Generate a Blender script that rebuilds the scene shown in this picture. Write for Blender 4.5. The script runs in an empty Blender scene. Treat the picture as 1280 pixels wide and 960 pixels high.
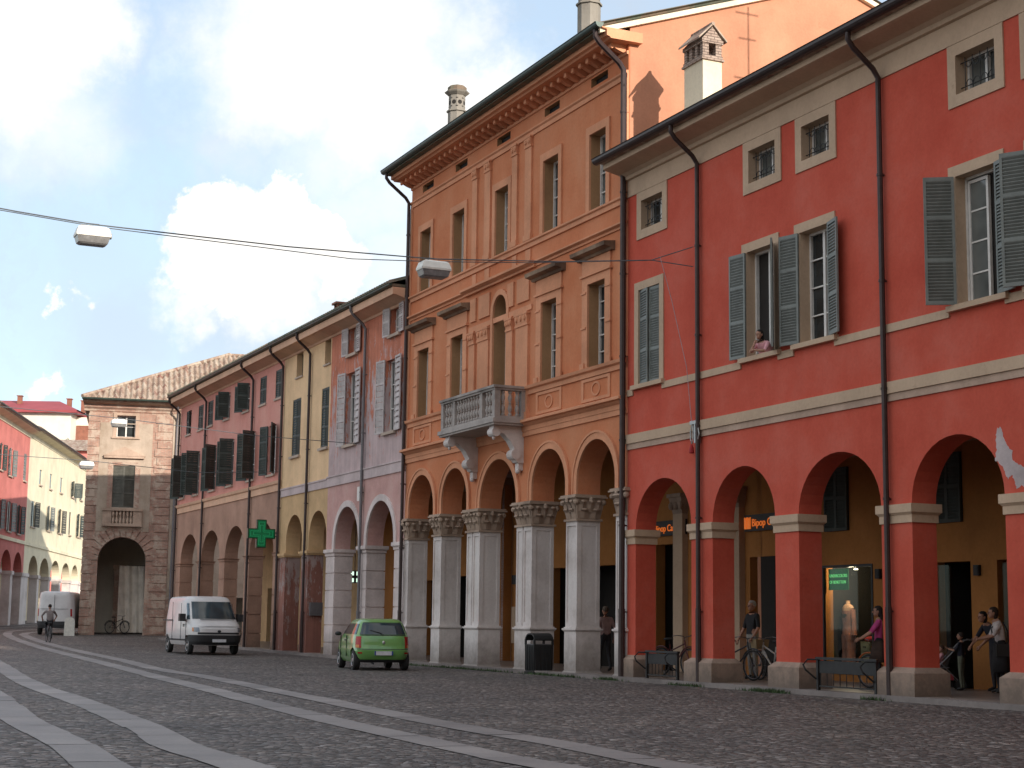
import bpy, bmesh, math, random
from mathutils import Vector, Matrix
from mathutils.geometry import tessellate_polygon
random.seed(7)
PI = math.pi
SC = bpy.context.scene
COL = SC.collection
# ------------------------------------------------------------------ helpers
class MB:
    def __init__(s, ox=0.0):
        s.v = []; s.f = []; s.m = []; s.ox = ox
    def add(s, vs, fs, mi=0):
        b = len(s.v); s.v += [(p[0]-s.ox, p[1], p[2]) for p in vs]
        s.f += [tuple(b+i for i in f) for f in fs]; s.m += [mi]*len(fs); return s
    def box(s, x0, x1, y0, y1, z0, z1, mi=0):
        vs = [(x0,y0,z0),(x1,y0,z0),(x1,y1,z0),(x0,y1,z0),(x0,y0,z1),(x1,y0,z1),(x1,y1,z1),(x0,y1,z1)]
        return s.add(vs, [(0,3,2,1),(4,5,6,7),(0,1,5,4),(1,2,6,5),(2,3,7,6),(3,0,4,7)], mi)
    def taper(s, x0, x1, y0, y1, z0, z1, g, mi=0):
        vs = [(x0,y0,z0),(x1,y0,z0),(x1,y1,z0),(x0,y1,z0),(x0-g,y0-g,z1),(x1+g,y0-g,z1),(x1+g,y1+g,z1),(x0-g,y1+g,z1)]
        return s.add(vs, [(0,3,2,1),(4,5,6,7),(0,1,5,4),(1,2,6,5),(2,3,7,6),(3,0,4,7)], mi)
    def loft(s, rings, mi=0, caps=True, closed=True):
        n = len(rings[0]); vs = [p for r in rings for p in r]; fs = []
        for j in range(len(rings)-1):
            for i in range(n if closed else n-1):
                k = (i+1) % n
                fs.append((j*n+i, j*n+k, (j+1)*n+k, (j+1)*n+i))
        if caps:
            fs.append(tuple(range(n-1,-1,-1))); fs.append(tuple(range((len(rings)-1)*n, len(rings)*n)))
        return s.add(vs, fs, mi)
    def profx(s, prof, x0, x1, mi=0):          # prof [(y,z)] run along x
        return s.loft([[(x0,y,z) for y,z in prof], [(x1,y,z) for y,z in prof]], mi)
    def profy(s, prof, y0, y1, mi=0):
        return s.loft([[(x,y0,z) for x,z in prof], [(x,y1,z) for x,z in prof]], mi)
    def profz(s, prof, z0, z1, mi=0):
        return s.loft([[(x,y,z0) for x,y in prof], [(x,y,z1) for x,y in prof]], mi)
    def tube(s, pts, r, n=8, mi=0):
        pts = [Vector(p) for p in pts]; rings = []
        for i, p in enumerate(pts):
            t = (pts[min(i+1,len(pts)-1)] - pts[max(i-1,0)]).normalized()
            u = t.cross(Vector((0,0,1))) if abs(t.z) < .9 else t.cross(Vector((0,1,0)))
            u.normalize(); w = t.cross(u)
            rr = r[i] if isinstance(r, (list,tuple)) else r
            rings.append([tuple(p + u*rr*math.cos(2*PI*k/n) + w*rr*math.sin(2*PI*k/n)) for k in range(n)])
        return s.loft(rings, mi)
    def lathe(s, cx, cy, prof, n=12, mi=0, ph=0.0):
        return s.loft([[(cx+r*math.cos(2*PI*k/n+ph), cy+r*math.sin(2*PI*k/n+ph), z) for k in range(n)] for r, z in prof], mi)
    def wall(s, outer, holes, y0, y1, mi=0, rmi=None):   # xz polygon with holes, thickness y0..y1
        rmi = mi if rmi is None else rmi
        loops = [outer]+holes
        tris = tessellate_polygon([[Vector((x,z,0)) for x,z in l] for l in loops])
        flat = [p for l in loops for p in l]; n = len(flat)
        vs = [(x,y0,z) for x,z in flat]+[(x,y1,z) for x,z in flat]
        fs = []
        for t in tris:
            a,b,c = [flat[i] for i in t]
            ar = (b[0]-a[0])*(c[1]-a[1])-(b[1]-a[1])*(c[0]-a[0])
            t = tuple(t) if ar > 0 else tuple(reversed(t))
            fs.append(t); fs.append(tuple(i+n for i in reversed(t)))
        s.add(vs, fs, mi)
        o = 0
        for li, l in enumerate(loops):
            ar = sum(l[i][0]*l[(i+1)%len(l)][1]-l[(i+1)%len(l)][0]*l[i][1] for i in range(len(l)))
            q = l if ar > 0 else list(reversed(l))
            vv = [(x,y0,z) for x,z in q]+[(x,y1,z) for x,z in q]; m = len(q)
            if li == 0: ff = [(i,i+m,(i+1)%m+m,(i+1)%m) for i in range(m)]
            else: ff = [(i,(i+1)%m,(i+1)%m+m,i+m) for i in range(m)]
            s.add(vv, ff, mi if li == 0 else rmi)
        return s
    def ball(s, c, r, seg=12, rings=8, mi=0):
        rx,ry,rz = r if isinstance(r,(tuple,list)) else (r,r,r)
        R = []
        for j in range(1,rings):
            a = PI*j/rings
            R.append([(c[0]+rx*math.sin(a)*math.cos(2*PI*k/seg), c[1]+ry*math.sin(a)*math.sin(2*PI*k/seg), c[2]-rz*math.cos(a)) for k in range(seg)])
        return s.loft(R, mi)
    def mesh(s, name, mats, smooth=False):
        me = bpy.data.meshes.new(name); me.from_pydata(s.v, [], s.f)
        for m in (mats if isinstance(mats,(list,tuple)) else [mats]): me.materials.append(m)
        me.polygons.foreach_set('material_index', s.m)
        if smooth: me.polygons.foreach_set('use_smooth', [True]*len(s.f))
        me.update()
        if smooth and smooth != 'all':
            try: me.set_sharp_from_angle(angle=math.radians(40))
            except Exception: pass
        return me
    def build(s, name, mats, parent=None, smooth=False):
        return link(name, s.mesh(name, mats, smooth), parent)
def link(name, me, parent=None, loc=None, rot=None):
    o = bpy.data.objects.new(name, me); COL.objects.link(o)
    if parent: o.parent = parent
    if loc: o.location = loc
    if rot: o.rotation_euler = rot
    return o
def tag(o, label=None, cat=None, group=None, kind=None):
    if label: o['label'] = label
    if cat: o['category'] = cat
    if group: o['group'] = group
    if kind: o['kind'] = kind
    return o
def empty(name, loc, rz=0.0, label=None, cat=None, group=None):
    o = bpy.data.objects.new(name, None); COL.objects.link(o); o.location = loc; o.rotation_euler = (0,0,rz)
    o.empty_display_size = .2
    return tag(o, label, cat, group)
def copy_tree(o, parent=None):
    kids = list(o.children)
    c = o.copy(); COL.objects.link(c)
    if parent: c.parent = parent
    for ch in kids: copy_tree(ch, c)
    return c
# ------------------------------------------------------------------ camera and frames
F_PX, PITCH, ROLL, CAM_H = 2050.0, math.atan(301/2050), 0.0133, 1.3
Fv = Vector((0, math.cos(PITCH), math.sin(PITCH))); R0 = Vector((1,0,0)); U0 = Vector((0,-math.sin(PITCH),math.cos(PITCH)))
Rv = R0*math.cos(ROLL)+U0*math.sin(ROLL); Uv = -R0*math.sin(ROLL)+U0*math.cos(ROLL)
def sky_dir(px, py): return (Fv*F_PX+Rv*(px-640)-Uv*(py-480)).normalized()
cd = bpy.data.cameras.new('camera'); cam = bpy.data.objects.new('camera', cd); COL.objects.link(cam)
cam.matrix_world = Matrix(((Rv.x,Uv.x,-Fv.x,0),(Rv.y,Uv.y,-Fv.y,0),(Rv.z,Uv.z,-Fv.z,CAM_H),(0,0,0,1)))
cd.sensor_width = 36; cd.lens = 36*F_PX/1280; cd.clip_end = 3000; cd.clip_start = .1
SC.camera = cam
RD = Vector((0.41898724,-0.90799212,0)); RN = Vector((-0.90799212,-0.41898724,0)); RP = Vector((8.40699786,28.31594843,0))
ROW_RZ = math.atan2(RD.y, RD.x)
def row(u, y=0.0, z=0.0):     # u along the street front (towards the viewer), y depth behind the front
    return RP+RD*u-RN*y+Vector((0,0,z))
def gz(Y):
    if Y < 50: return 0.0
    if Y < 95: return 2.6e-4*(Y-50)**2
    return min(1.1, 0.5265+0.0156*(Y-95))
# ------------------------------------------------------------------ materials
def newmat(name):
    m = bpy.data.materials.new(name); m.use_nodes = True
    nt = m.node_tree; b = nt.nodes['Principled BSDF']; return m, nt, b
def N(nt, t, **k):
    n = nt.nodes.new(t)
    for a, v in k.items():
        if a in ('operation','blend_type','data_type','distribution','feature','noise_dimensions','voronoi_dimensions','sky_type','interpolation_type','vector_type'): setattr(n, a, v)
        else: n.inputs[a].default_value = v
    return n
def coords(nt, scale=(1,1,1), which='Object'):
    tc = nt.nodes.new('ShaderNodeTexCoord'); mp = nt.nodes.new('ShaderNodeMapping')
    mp.inputs['Scale'].default_value = scale; nt.links.new(tc.outputs[which], mp.inputs['Vector']); return mp.outputs['Vector']
def noise(nt, vec, sc, det=4, rough=.6):
    n = nt.nodes.new('ShaderNodeTexNoise'); n.inputs['Scale'].default_value = sc; n.inputs['Detail'].default_value = det
    n.inputs['Roughness'].default_value = rough; nt.links.new(vec, n.inputs['Vector']); return n.outputs['Fac']
def ramp(nt, fac, stops):
    r = nt.nodes.new('ShaderNodeValToRGB'); e = r.color_ramp.elements
    while len(e) < len(stops): e.new(.5)
    for i,(p,c) in enumerate(stops):
        e[i].position = p; e[i].color = (c if len(c)==4 else (*c,1)) if not isinstance(c,(int,float)) else (c,c,c,1)
    nt.links.new(fac, r.inputs['Fac']); return r.outputs['Color']
def mix(nt, fac, a, b, bt='MIX'):
    m = nt.nodes.new('ShaderNodeMix'); m.data_type = 'RGBA'; m.blend_type = bt
    for s_, v in ((0,fac),(6,a),(7,b)):
        if hasattr(v,'links') or isinstance(v, bpy.types.NodeSocket): nt.links.new(v, m.inputs[s_])
        elif s_ == 0: m.inputs[0].default_value = v
        else: m.inputs[s_].default_value = (*v,1) if len(v)==3 else v
    return m.outputs[2]
def math_(nt, op, a, b=0.0, c=None):
    m = nt.nodes.new('ShaderNodeMath'); m.operation = op
    for i, v in enumerate((a,b,c)):
        if v is None: continue
        if isinstance(v, bpy.types.NodeSocket): nt.links.new(v, m.inputs[i])
        else: m.inputs[i].default_value = v
    return m.outputs[0]
def bump(nt, b, h, strength=.3, dist=.02, prev=None):
    n = nt.nodes.new('ShaderNodeBump'); n.inputs['Strength'].default_value = strength; n.inputs['Distance'].default_value = dist
    nt.links.new(h, n.inputs['Height'])
    if prev: nt.links.new(prev, n.inputs['Normal'])
    nt.links.new(n.outputs['Normal'], b.inputs['Normal']); return n.outputs['Normal']
def plaster(name, col, light=None, dark=None, rough=.9, streak=.5, blotch=.6, bmp=.35, grime=None):
    """painted lime plaster: broad fading, rain streaks, fine grain"""
    m, nt, b = newmat(name); v = coords(nt)
    light = light or tuple(min(1,c*1.22+.012) for c in col); dark = dark or tuple(c*.74 for c in col)
    big = noise(nt, v, .55, 5, .65); c1 = ramp(nt, big, [(.34,dark),(.5,col),(.68,light)])
    base = mix(nt, blotch, col, c1)
    vs = coords(nt, (1.7,1.7,.13)); st = noise(nt, vs, 1.0, 6, .72)
    stc = ramp(nt, st, [(.30,(.72,.69,.67)),(.55,(1,1,1)),(.75,(1.04,1.04,1.04))])
    streak = streak*.6
    base = mix(nt, streak, base, stc, 'MULTIPLY')
    fine = noise(nt, v, 14, 4, .7); fc = ramp(nt, fine, [(.3,(.88,.88,.88)),(.6,(1.06,1.06,1.06))])
    base = mix(nt, .55, base, fc, 'MULTIPLY')
    spots = noise(nt, v, 3.1, 6, .75); sc_ = ramp(nt, spots, [(.28,(.72,.68,.66)),(.38,(1,1,1))])
    base = mix(nt, .6, base, sc_, 'MULTIPLY')
    if grime:        # splash-back dirt near the pavement, a stain with a ragged edge
        sx = nt.nodes.new('ShaderNodeSeparateXYZ'); nt.links.new(v, sx.inputs[0])
        h = math_(nt,'ADD', sx.outputs['Z'], math_(nt,'MULTIPLY', spots, -1.3))
        g = nt.nodes.new('ShaderNodeMapRange'); nt.links.new(h, g.inputs[0]); g.inputs[1].default_value = -.5; g.inputs[2].default_value = .35
        g.inputs[3].default_value = .75; g.inputs[4].default_value = 0
        base = mix(nt, g.outputs[0], base, grime)
    nt.links.new(base, b.inputs['Base Color']); b.inputs['Roughness'].default_value = rough
    try: b.inputs['Specular IOR Level'].default_value = .25
    except Exception: pass
    mx = math_(nt, 'ADD', math_(nt,'MULTIPLY', noise(nt, v, 60, 3, .6), .35), noise(nt, v, 5, 3, .6))
    bump(nt, b, mx, bmp, .012)
    return m
def simple(name, col, rough=.6, metal=0.0, var=.15, sc=6.0, bmp=0.0, spec=None):
    m, nt, b = newmat(name); v = coords(nt)
    n = noise(nt, v, sc, 4, .65)
    c = ramp(nt, n, [(.3,tuple(x*(1-var) for x in col)),(.7,tuple(min(1,x*(1+var)) for x in col))])
    nt.links.new(c, b.inputs['Base Color']); b.inputs['Roughness'].default_value = rough; b.inputs['Metallic'].default_value = metal
    if spec is not None: b.inputs['Specular IOR Level'].default_value = spec
    if bmp: bump(nt, b, noise(nt, v, sc*6, 3, .6), bmp, .01)
    return m
def emis(name, col, st):
    m, nt, b = newmat(name); b.inputs['Base Color'].default_value = (*col,1)
    b.inputs['Emission Color'].default_value = (*col,1); b.inputs['Emission Strength'].default_value = st; return m
M = {}
M['red'] = plaster('red_plaster', (.56,.098,.062), light=(.59,.14,.10), dark=(.49,.072,.044), streak=.35, blotch=.8)
M['beige'] = plaster('beige_trim', (.53,.385,.275), streak=.35, blotch=.4)
M['plinth'] = plaster('cement_plinth', (.47,.335,.26), streak=.7, blotch=.9, grime=(.10,.085,.075), bmp=.8)
M['orange'] = plaster('orange_plaster', (.60,.222,.108), light=(.63,.275,.15), dark=(.54,.172,.075), streak=.35, blotch=.8)
M['orange_trim'] = plaster('ochre_trim', (.66,.305,.175), streak=.45, blotch=.6)
M['gable'] = plaster('gable_plaster', (.50,.235,.145), streak=.25, blotch=.5)
M['reveal'] = plaster('window_reveal', (.40,.23,.12), streak=.5, blotch=.5)
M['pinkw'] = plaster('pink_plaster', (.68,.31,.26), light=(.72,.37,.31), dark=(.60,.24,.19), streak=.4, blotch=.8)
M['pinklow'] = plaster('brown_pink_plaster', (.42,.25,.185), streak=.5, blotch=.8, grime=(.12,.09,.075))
M['cornice'] = plaster('peach_cornice', (.72,.45,.31), streak=.5, blotch=.5)
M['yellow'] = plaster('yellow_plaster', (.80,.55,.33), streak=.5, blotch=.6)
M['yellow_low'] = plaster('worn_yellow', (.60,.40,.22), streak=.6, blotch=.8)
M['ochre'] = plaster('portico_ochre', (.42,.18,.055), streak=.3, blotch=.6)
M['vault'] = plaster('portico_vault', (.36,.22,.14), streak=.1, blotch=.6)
M['stone'] = plaster('grey_limestone', (.68,.615,.595), light=(.74,.69,.67), dark=(.50,.44,.415), streak=.6, blotch=.9, grime=(.20,.17,.15), bmp=.6)
M['capstone'] = plaster('weathered_capital_stone', (.42,.31,.24), dark=(.25,.18,.14), streak=.6, blotch=1, bmp=.9)
M['ashlar'] = plaster('mauve_ashlar', (.64,.55,.53), streak=.7, blotch=.9, grime=(.2,.17,.155), bmp=.6)
M['balcony'] = plaster('grey_balcony_stone', (.40,.36,.34), dark=(.22,.20,.19), streak=.9, blotch=1, bmp=.7)
M['towerplaster'] = plaster('tower_plaster', (.40,.325,.26), dark=(.31,.24,.18), streak=.7, blotch=1)
M['cream'] = plaster('cream_plaster', (.82,.74,.55), streak=.3, blotch=.5)
M['rose'] = plaster('rose_plaster', (.62,.21,.185), streak=.3, blotch=.6)
M['palewall'] = plaster('pale_plaster', (.72,.68,.60), streak=.3, blotch=.4)
M['whitechim'] = plaster('cream_chimney', (.72,.64,.49), streak=.4, blotch=.4)
M['greychim'] = plaster('grey_chimney', (.27,.25,.22), streak=.8, blotch=.8)
M['shutter'] = simple('grey_green_shutter_paint', (.185,.20,.19), .55, var=.2, sc=3)
M['shutter_dark'] = simple('dark_green_shutter_paint', (.045,.058,.052), .6, var=.35, sc=2)
M['shutter_olive'] = simple('faded_olive_shutter_paint', (.085,.082,.068), .7, var=.35, sc=2)
M['shutter_pale'] = simple('pale_lilac_shutter_paint', (.52,.465,.46), .7, var=.25, sc=2)
M['frame'] = simple('white_window_paint', (.70,.67,.64), .5, var=.1)
M['iron'] = simple('dark_iron', (.028,.027,.028), .5, .5, var=.3)
M['gutter'] = simple('brown_gutter', (.045,.033,.033), .38, .3, var=.2)
M['greengutter'] = simple('green_gutter', (.05,.075,.065), .45, .3, var=.3)
M['pipe'] = simple('brown_downpipe', (.042,.025,.025), .4, .2, var=.25)
M['greypipe'] = simple('grey_pipe', (.16,.15,.16), .5, .3)
M['rubber'] = simple('rubber', (.018,.018,.018), .8)
M['black'] = simple('black_plastic', (.02,.02,.021), .5)
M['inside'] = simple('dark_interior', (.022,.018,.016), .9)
M['hood'] = plaster('sooty_stone_hood', (.20,.13,.09), dark=(.09,.065,.05), light=(.38,.27,.19), streak=.8, blotch=1, bmp=.8)
M['sillstone'] = plaster('sill_stone', (.50,.40,.33), streak=.6, blotch=.6)
M['cable'] = simple('cable_grey', (.10,.11,.12), .6)
def glassmat(name, col=(.02,.024,.026), rough=.06):
    m, nt, b = newmat(name); v = coords(nt)
    n = noise(nt, v, 1.3, 2, .5); c = ramp(nt, n, [(.35,tuple(x*.6 for x in col)),(.7,tuple(x*1.7 for x in col))])
    nt.links.new(c, b.inputs['Base Color']); b.inputs['Roughness'].default_value = rough; b.inputs['Specular IOR Level'].default_value = .6
    bump(nt, b, noise(nt, v, 2.2, 2, .5), .08, .02); return m
M['glass'] = glassmat('window_glass')
M['curtain'] = glassmat('curtained_glass', (.10,.105,.10), .12)
def clear_glass():
    m = bpy.data.materials.new('shop_glass'); m.use_nodes = True; nt = m.node_tree; nt.nodes.clear()
    o = nt.nodes.new('ShaderNodeOutputMaterial'); t = nt.nodes.new('ShaderNodeBsdfTransparent'); g = nt.nodes.new('ShaderNodeBsdfGlossy')
    g.inputs['Roughness'].default_value = .02; fr = nt.nodes.new('ShaderNodeFresnel'); fr.inputs['IOR'].default_value = 1.14
    t.inputs['Color'].default_value = (.86,.9,.88,1)
    mx = nt.nodes.new('ShaderNodeMixShader'); nt.links.new(fr.outputs[0], mx.inputs[0]); nt.links.new(t.outputs[0], mx.inputs[1]); nt.links.new(g.outputs[0], mx.inputs[2])
    nt.links.new(mx.outputs[0], o.inputs[0]); return m
M['shopglass'] = clear_glass()
def peel_mat(name, top, low, zmid, zspan, thr=.5):
    """old mauve coat showing in ragged patches through orange paint, more of it lower down"""
    m, nt, b = newmat(name); v = coords(nt); vs = coords(nt, (1.6,1.6,.42))
    sx = nt.nodes.new('ShaderNodeSeparateXYZ'); nt.links.new(v, sx.inputs[0])
    n = noise(nt, vs, 2.3, 10, .78)
    zz = math_(nt,'DIVIDE', math_(nt,'SUBTRACT', sx.outputs['Z'], zmid), zspan)
    f = math_(nt,'ADD', math_(nt,'MULTIPLY', math_(nt,'SUBTRACT', n, thr), 9.0), zz)
    fac = ramp(nt, f, [(.44,0.0),(.56,1.0)])
    tn = noise(nt, v, 1.1, 5, .7)
    ct = ramp(nt, tn, [(.3,tuple(c*.75 for c in top)),(.7,tuple(c*1.2 for c in top))])
    cl = ramp(nt, tn, [(.3,tuple(c*.8 for c in low)),(.7,tuple(c*1.15 for c in low))])
    c = mix(nt, fac, cl, ct); st = noise(nt, coords(nt,(4,4,.2)), 1, 4, .6)
    c = mix(nt, .6, c, ramp(nt, st, [(.35,(.72,.68,.68)),(.6,(1,1,1))]), 'MULTIPLY')
    nt.links.new(c, b.inputs['Base Color']); b.inputs['Roughness'].default_value = .92
    h = math_(nt,'ADD', math_(nt,'MULTIPLY', fac, 1.0), noise(nt, v, 9, 4, .6)); bump(nt, b, h, .4, .012); return m
M['peel'] = peel_mat('peeling_orange_plaster', (.58,.20,.12), (.56,.43,.43), 8.0, 2.6)
M['mauve'] = plaster('mauve_plaster', (.58,.34,.31), light=(.62,.42,.39), streak=.5, blotch=.9)
M['mauveband'] = plaster('mauve_band', (.55,.45,.45), streak=.6, blotch=.8)
M['brickpeel'] = peel_mat('worn_brick_pillar', (.40,.30,.28), (.30,.13,.10), 2.2, 3.0)
def brick_mat(name, c1, c2, mortar, sc=(1,1,1), bw=.28, bh=.075, ms=.012, plast=None):
    m, nt, b = newmat(name); v0 = coords(nt, (1,1,1))
    sx = nt.nodes.new('ShaderNodeSeparateXYZ'); nt.links.new(v0, sx.inputs[0]); cx = nt.nodes.new('ShaderNodeCombineXYZ')
    nt.links.new(math_(nt,'ADD', sx.outputs['X'], sx.outputs['Y']), cx.inputs[0]); nt.links.new(sx.outputs['Z'], cx.inputs[1])
    br = nt.nodes.new('ShaderNodeTexBrick'); nt.links.new(cx.outputs[0], br.inputs['Vector'])
    br.inputs['Color1'].default_value = (*c1,1); br.inputs['Color2'].default_value = (*c2,1); br.inputs['Mortar'].default_value = (*mortar,1)
    br.inputs['Scale'].default_value = 1; br.inputs['Brick Width'].default_value = bw; br.inputs['Row Height'].default_value = bh; br.inputs['Mortar Size'].default_value = ms
    c = br.outputs['Color']
    n = noise(nt, v0, 1.6, 6, .7); c = mix(nt, .8, c, ramp(nt, n, [(.3,(.6,.58,.58)),(.65,(1.1,1.1,1.1))]), 'MULTIPLY')
    if plast:
        n2 = noise(nt, v0, 1.05, 7, .75); c = mix(nt, ramp(nt, n2, [(.50,0.0),(.56,.85)]), c, plast)
    nt.links.new(c, b.inputs['Base Color']); b.inputs['Roughness'].default_value = .95
    bump(nt, b, br.outputs['Fac'], -.5, .01); return m
M['brick'] = brick_mat('weathered_brick', (.42,.235,.175), (.33,.18,.135), (.34,.28,.23), plast=(.44,.35,.28))
M['chimbrick'] = brick_mat('chimney_brick', (.45,.36,.30), (.36,.27,.22), (.16,.12,.10), bw=.2, bh=.07)
M['redchim'] = brick_mat('red_chimney_brick', (.36,.11,.07), (.28,.09,.06), (.2,.14,.1), bw=.2, bh=.07)
def tile_mat(name, cols):
    m, nt, b = newmat(name); v = coords(nt); vo = nt.nodes.new('ShaderNodeTexVoronoi'); vo.inputs['Scale'].default_value = 3.6
    mp = nt.nodes.new('ShaderNodeMapping'); mp.inputs['Scale'].default_value = (1.3,.7,.7); nt.links.new(v, mp.inputs[0]); nt.links.new(mp.outputs[0], vo.inputs['Vector'])
    sx = nt.nodes.new('ShaderNodeSeparateXYZ'); nt.links.new(vo.outputs['Color'], sx.inputs[0])
    c = ramp(nt, sx.outputs[0], [(0,cols[0]),(.35,cols[1]),(.7,cols[2]),(1,cols[3])])
    n = noise(nt, v, 2, 5, .7); c = mix(nt, .7, c, ramp(nt, n, [(.3,(.55,.55,.52)),(.6,(1,1,1))]), 'MULTIPLY')
    nt.links.new(c, b.inputs['Base Color']); b.inputs['Roughness'].default_value = .9; bump(nt, b, noise(nt, v, 30, 3), .4, .01); return m
M['tile'] = tile_mat('terracotta_tiles', [(.25,.165,.125),(.36,.27,.21),(.45,.38,.31),(.25,.125,.095)])
M['tilemoss'] = tile_mat('mossy_tiles', [(.10,.12,.09),(.16,.15,.11),(.22,.16,.12),(.12,.15,.11)])
M['redroof'] = simple('red_sheet_roof', (.30,.055,.065), .7, var=.15, sc=.5)
def cobble_mat():
    m, nt, b = newmat('river_cobbles'); v = coords(nt)
    wn = nt.nodes.new('ShaderNodeTexNoise'); wn.inputs['Scale'].default_value = 3; nt.links.new(v, wn.inputs['Vector'])
    vm = nt.nodes.new('ShaderNodeVectorMath'); vm.operation = 'MULTIPLY_ADD'; nt.links.new(wn.outputs['Color'], vm.inputs[0]); vm.inputs[1].default_value = (.12,.12,0); nt.links.new(v, vm.inputs[2])
    def vor(feat, sc):
        t = nt.nodes.new('ShaderNodeTexVoronoi'); t.feature = feat; t.inputs['Scale'].default_value = sc; t.voronoi_dimensions = '2D'; nt.links.new(vm.outputs[0], t.inputs['Vector']); return t
    a = vor('F1', 10.5); e = vor('DISTANCE_TO_EDGE', 10.5)
    sx = nt.nodes.new('ShaderNodeSeparateXYZ'); nt.links.new(a.outputs['Color'], sx.inputs[0])
    stone = ramp(nt, sx.outputs[0], [(0,(.055,.050,.048)),(.3,(.105,.094,.088)),(.6,(.155,.140,.133)),(.85,(.20,.165,.145)),(1,(.34,.315,.30))])
    big = noise(nt, v, .35, 6, .7); stone = mix(nt, .75, stone, ramp(nt, big, [(.32,(.62,.60,.62)),(.5,(.95,.92,.92)),(.7,(1.3,1.24,1.2))]), 'MULTIPLY')
    wide = noise(nt, coords(nt,(.10,.28,1)), 1.0, 4, .6); stone = mix(nt, .6, stone, ramp(nt, wide, [(.35,(.75,.73,.76)),(.66,(1.22,1.16,1.12))]), 'MULTIPLY')
    jf = ramp(nt, e.outputs['Distance'], [(.02,0.0),(.12,1.0)])
    joint = ramp(nt, noise(nt, v, 1.2, 4), [(.4,(.040,.037,.034)),(.7,(.075,.070,.058))])
    c = mix(nt, jf, joint, stone)
    nt.links.new(c, b.inputs['Base Color'])
    nt.links.new(ramp(nt, sx.outputs[1], [(0,.5),(1,.8)]), b.inputs['Roughness']); b.inputs['Specular IOR Level'].default_value = .35
    dome = ramp(nt, a.outputs['Distance'], [(.0,1.0),(.45,.55),(.8,0.0)])
    h = math_(nt,'ADD', math_(nt,'MULTIPLY', dome, jf), math_(nt,'MULTIPLY', noise(nt, v, 1.7, 5, .7), 1.2))
    n1 = bump(nt, b, h, .8, .05)
    return m
M['cobble'] = cobble_mat()
def slab_mat():
    m, nt, b = newmat('granite_wheel_track'); v = coords(nt, which='UV'); vo = coords(nt)
    wn = nt.nodes.new('ShaderNodeTexWhiteNoise'); wn.noise_dimensions = '1D'
    sx = nt.nodes.new('ShaderNodeSeparateXYZ'); nt.links.new(v, sx.inputs[0]); nt.links.new(math_(nt,'FLOOR', sx.outputs['X']), wn.inputs['W'])
    c = ramp(nt, wn.outputs['Value'], [(0,(.19,.172,.165)),(.5,(.235,.212,.205)),(1,(.285,.257,.246))])
    n = noise(nt, vo, .9, 6, .7); c = mix(nt, .8, c, ramp(nt, n, [(.3,(.66,.66,.68)),(.65,(1.08,1.06,1.05))]), 'MULTIPLY')
    c = mix(nt, .6, c, ramp(nt, noise(nt, vo, 22, 4, .75), [(.3,(.75,.75,.75)),(.7,(1.12,1.12,1.12))]), 'MULTIPLY')
    nt.links.new(c, b.inputs['Base Color']); b.inputs['Roughness'].default_value = .6
    bump(nt, b, math_(nt,'ADD', math_(nt,'MULTIPLY', noise(nt, vo, 30, 3), .3), math_(nt,'MULTIPLY', noise(nt, vo, 5, 4), .6)), .5, .015); return m
M['slab'] = slab_mat()
M['pave'] = plaster('portico_pavement', (.26,.21,.185), rough=.35, streak=.2, blotch=.9, bmp=.2)
M['kerb'] = plaster('kerb_stone', (.22,.19,.18), rough=.8, streak=.3, blotch=1)
# ------------------------------------------------------------------ ground
def ground_sheet():
    xs = [-420,-300,-200,-140,-100]+[x for x in range(-80,41,4)]+[60,100,160,260,400]
    ys = [-60,-20,0,20,40]+[44+i for i in range(0,90)]+[136,140,150,170,200,260,350,500,700,1000]
    vs = [(x,y,gz(y)) for y in ys for x in xs]; n = len(xs)
    fs = [(j*n+i,j*n+i+1,(j+1)*n+i+1,(j+1)*n+i) for j in range(len(ys)-1) for i in range(n-1)]
    mb = MB(); mb.add(vs, fs); return mb.build('ground', M['cobble'])
tag(ground_sheet(), 'grey brown river cobbles covering the whole square', None, None, 'structure')
def catmull(P, step):
    P = [Vector(p) for p in P]; out = []
    for i in range(len(P)-1):
        p0 = P[max(i-1,0)]; p1 = P[i]; p2 = P[i+1]; p3 = P[min(i+2,len(P)-1)]
        k = max(2,int((p2-p1).length/step))
        for j in range(k):
            t = j/k
            out.append(.5*((2*p1)+(-p0+p2)*t+(2*p0-5*p1+4*p2-p3)*t*t+(-p0+3*p1-3*p2+p3)*t**3))
    out.append(P[-1]); return out
_rs = random.Random(11)
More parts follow.
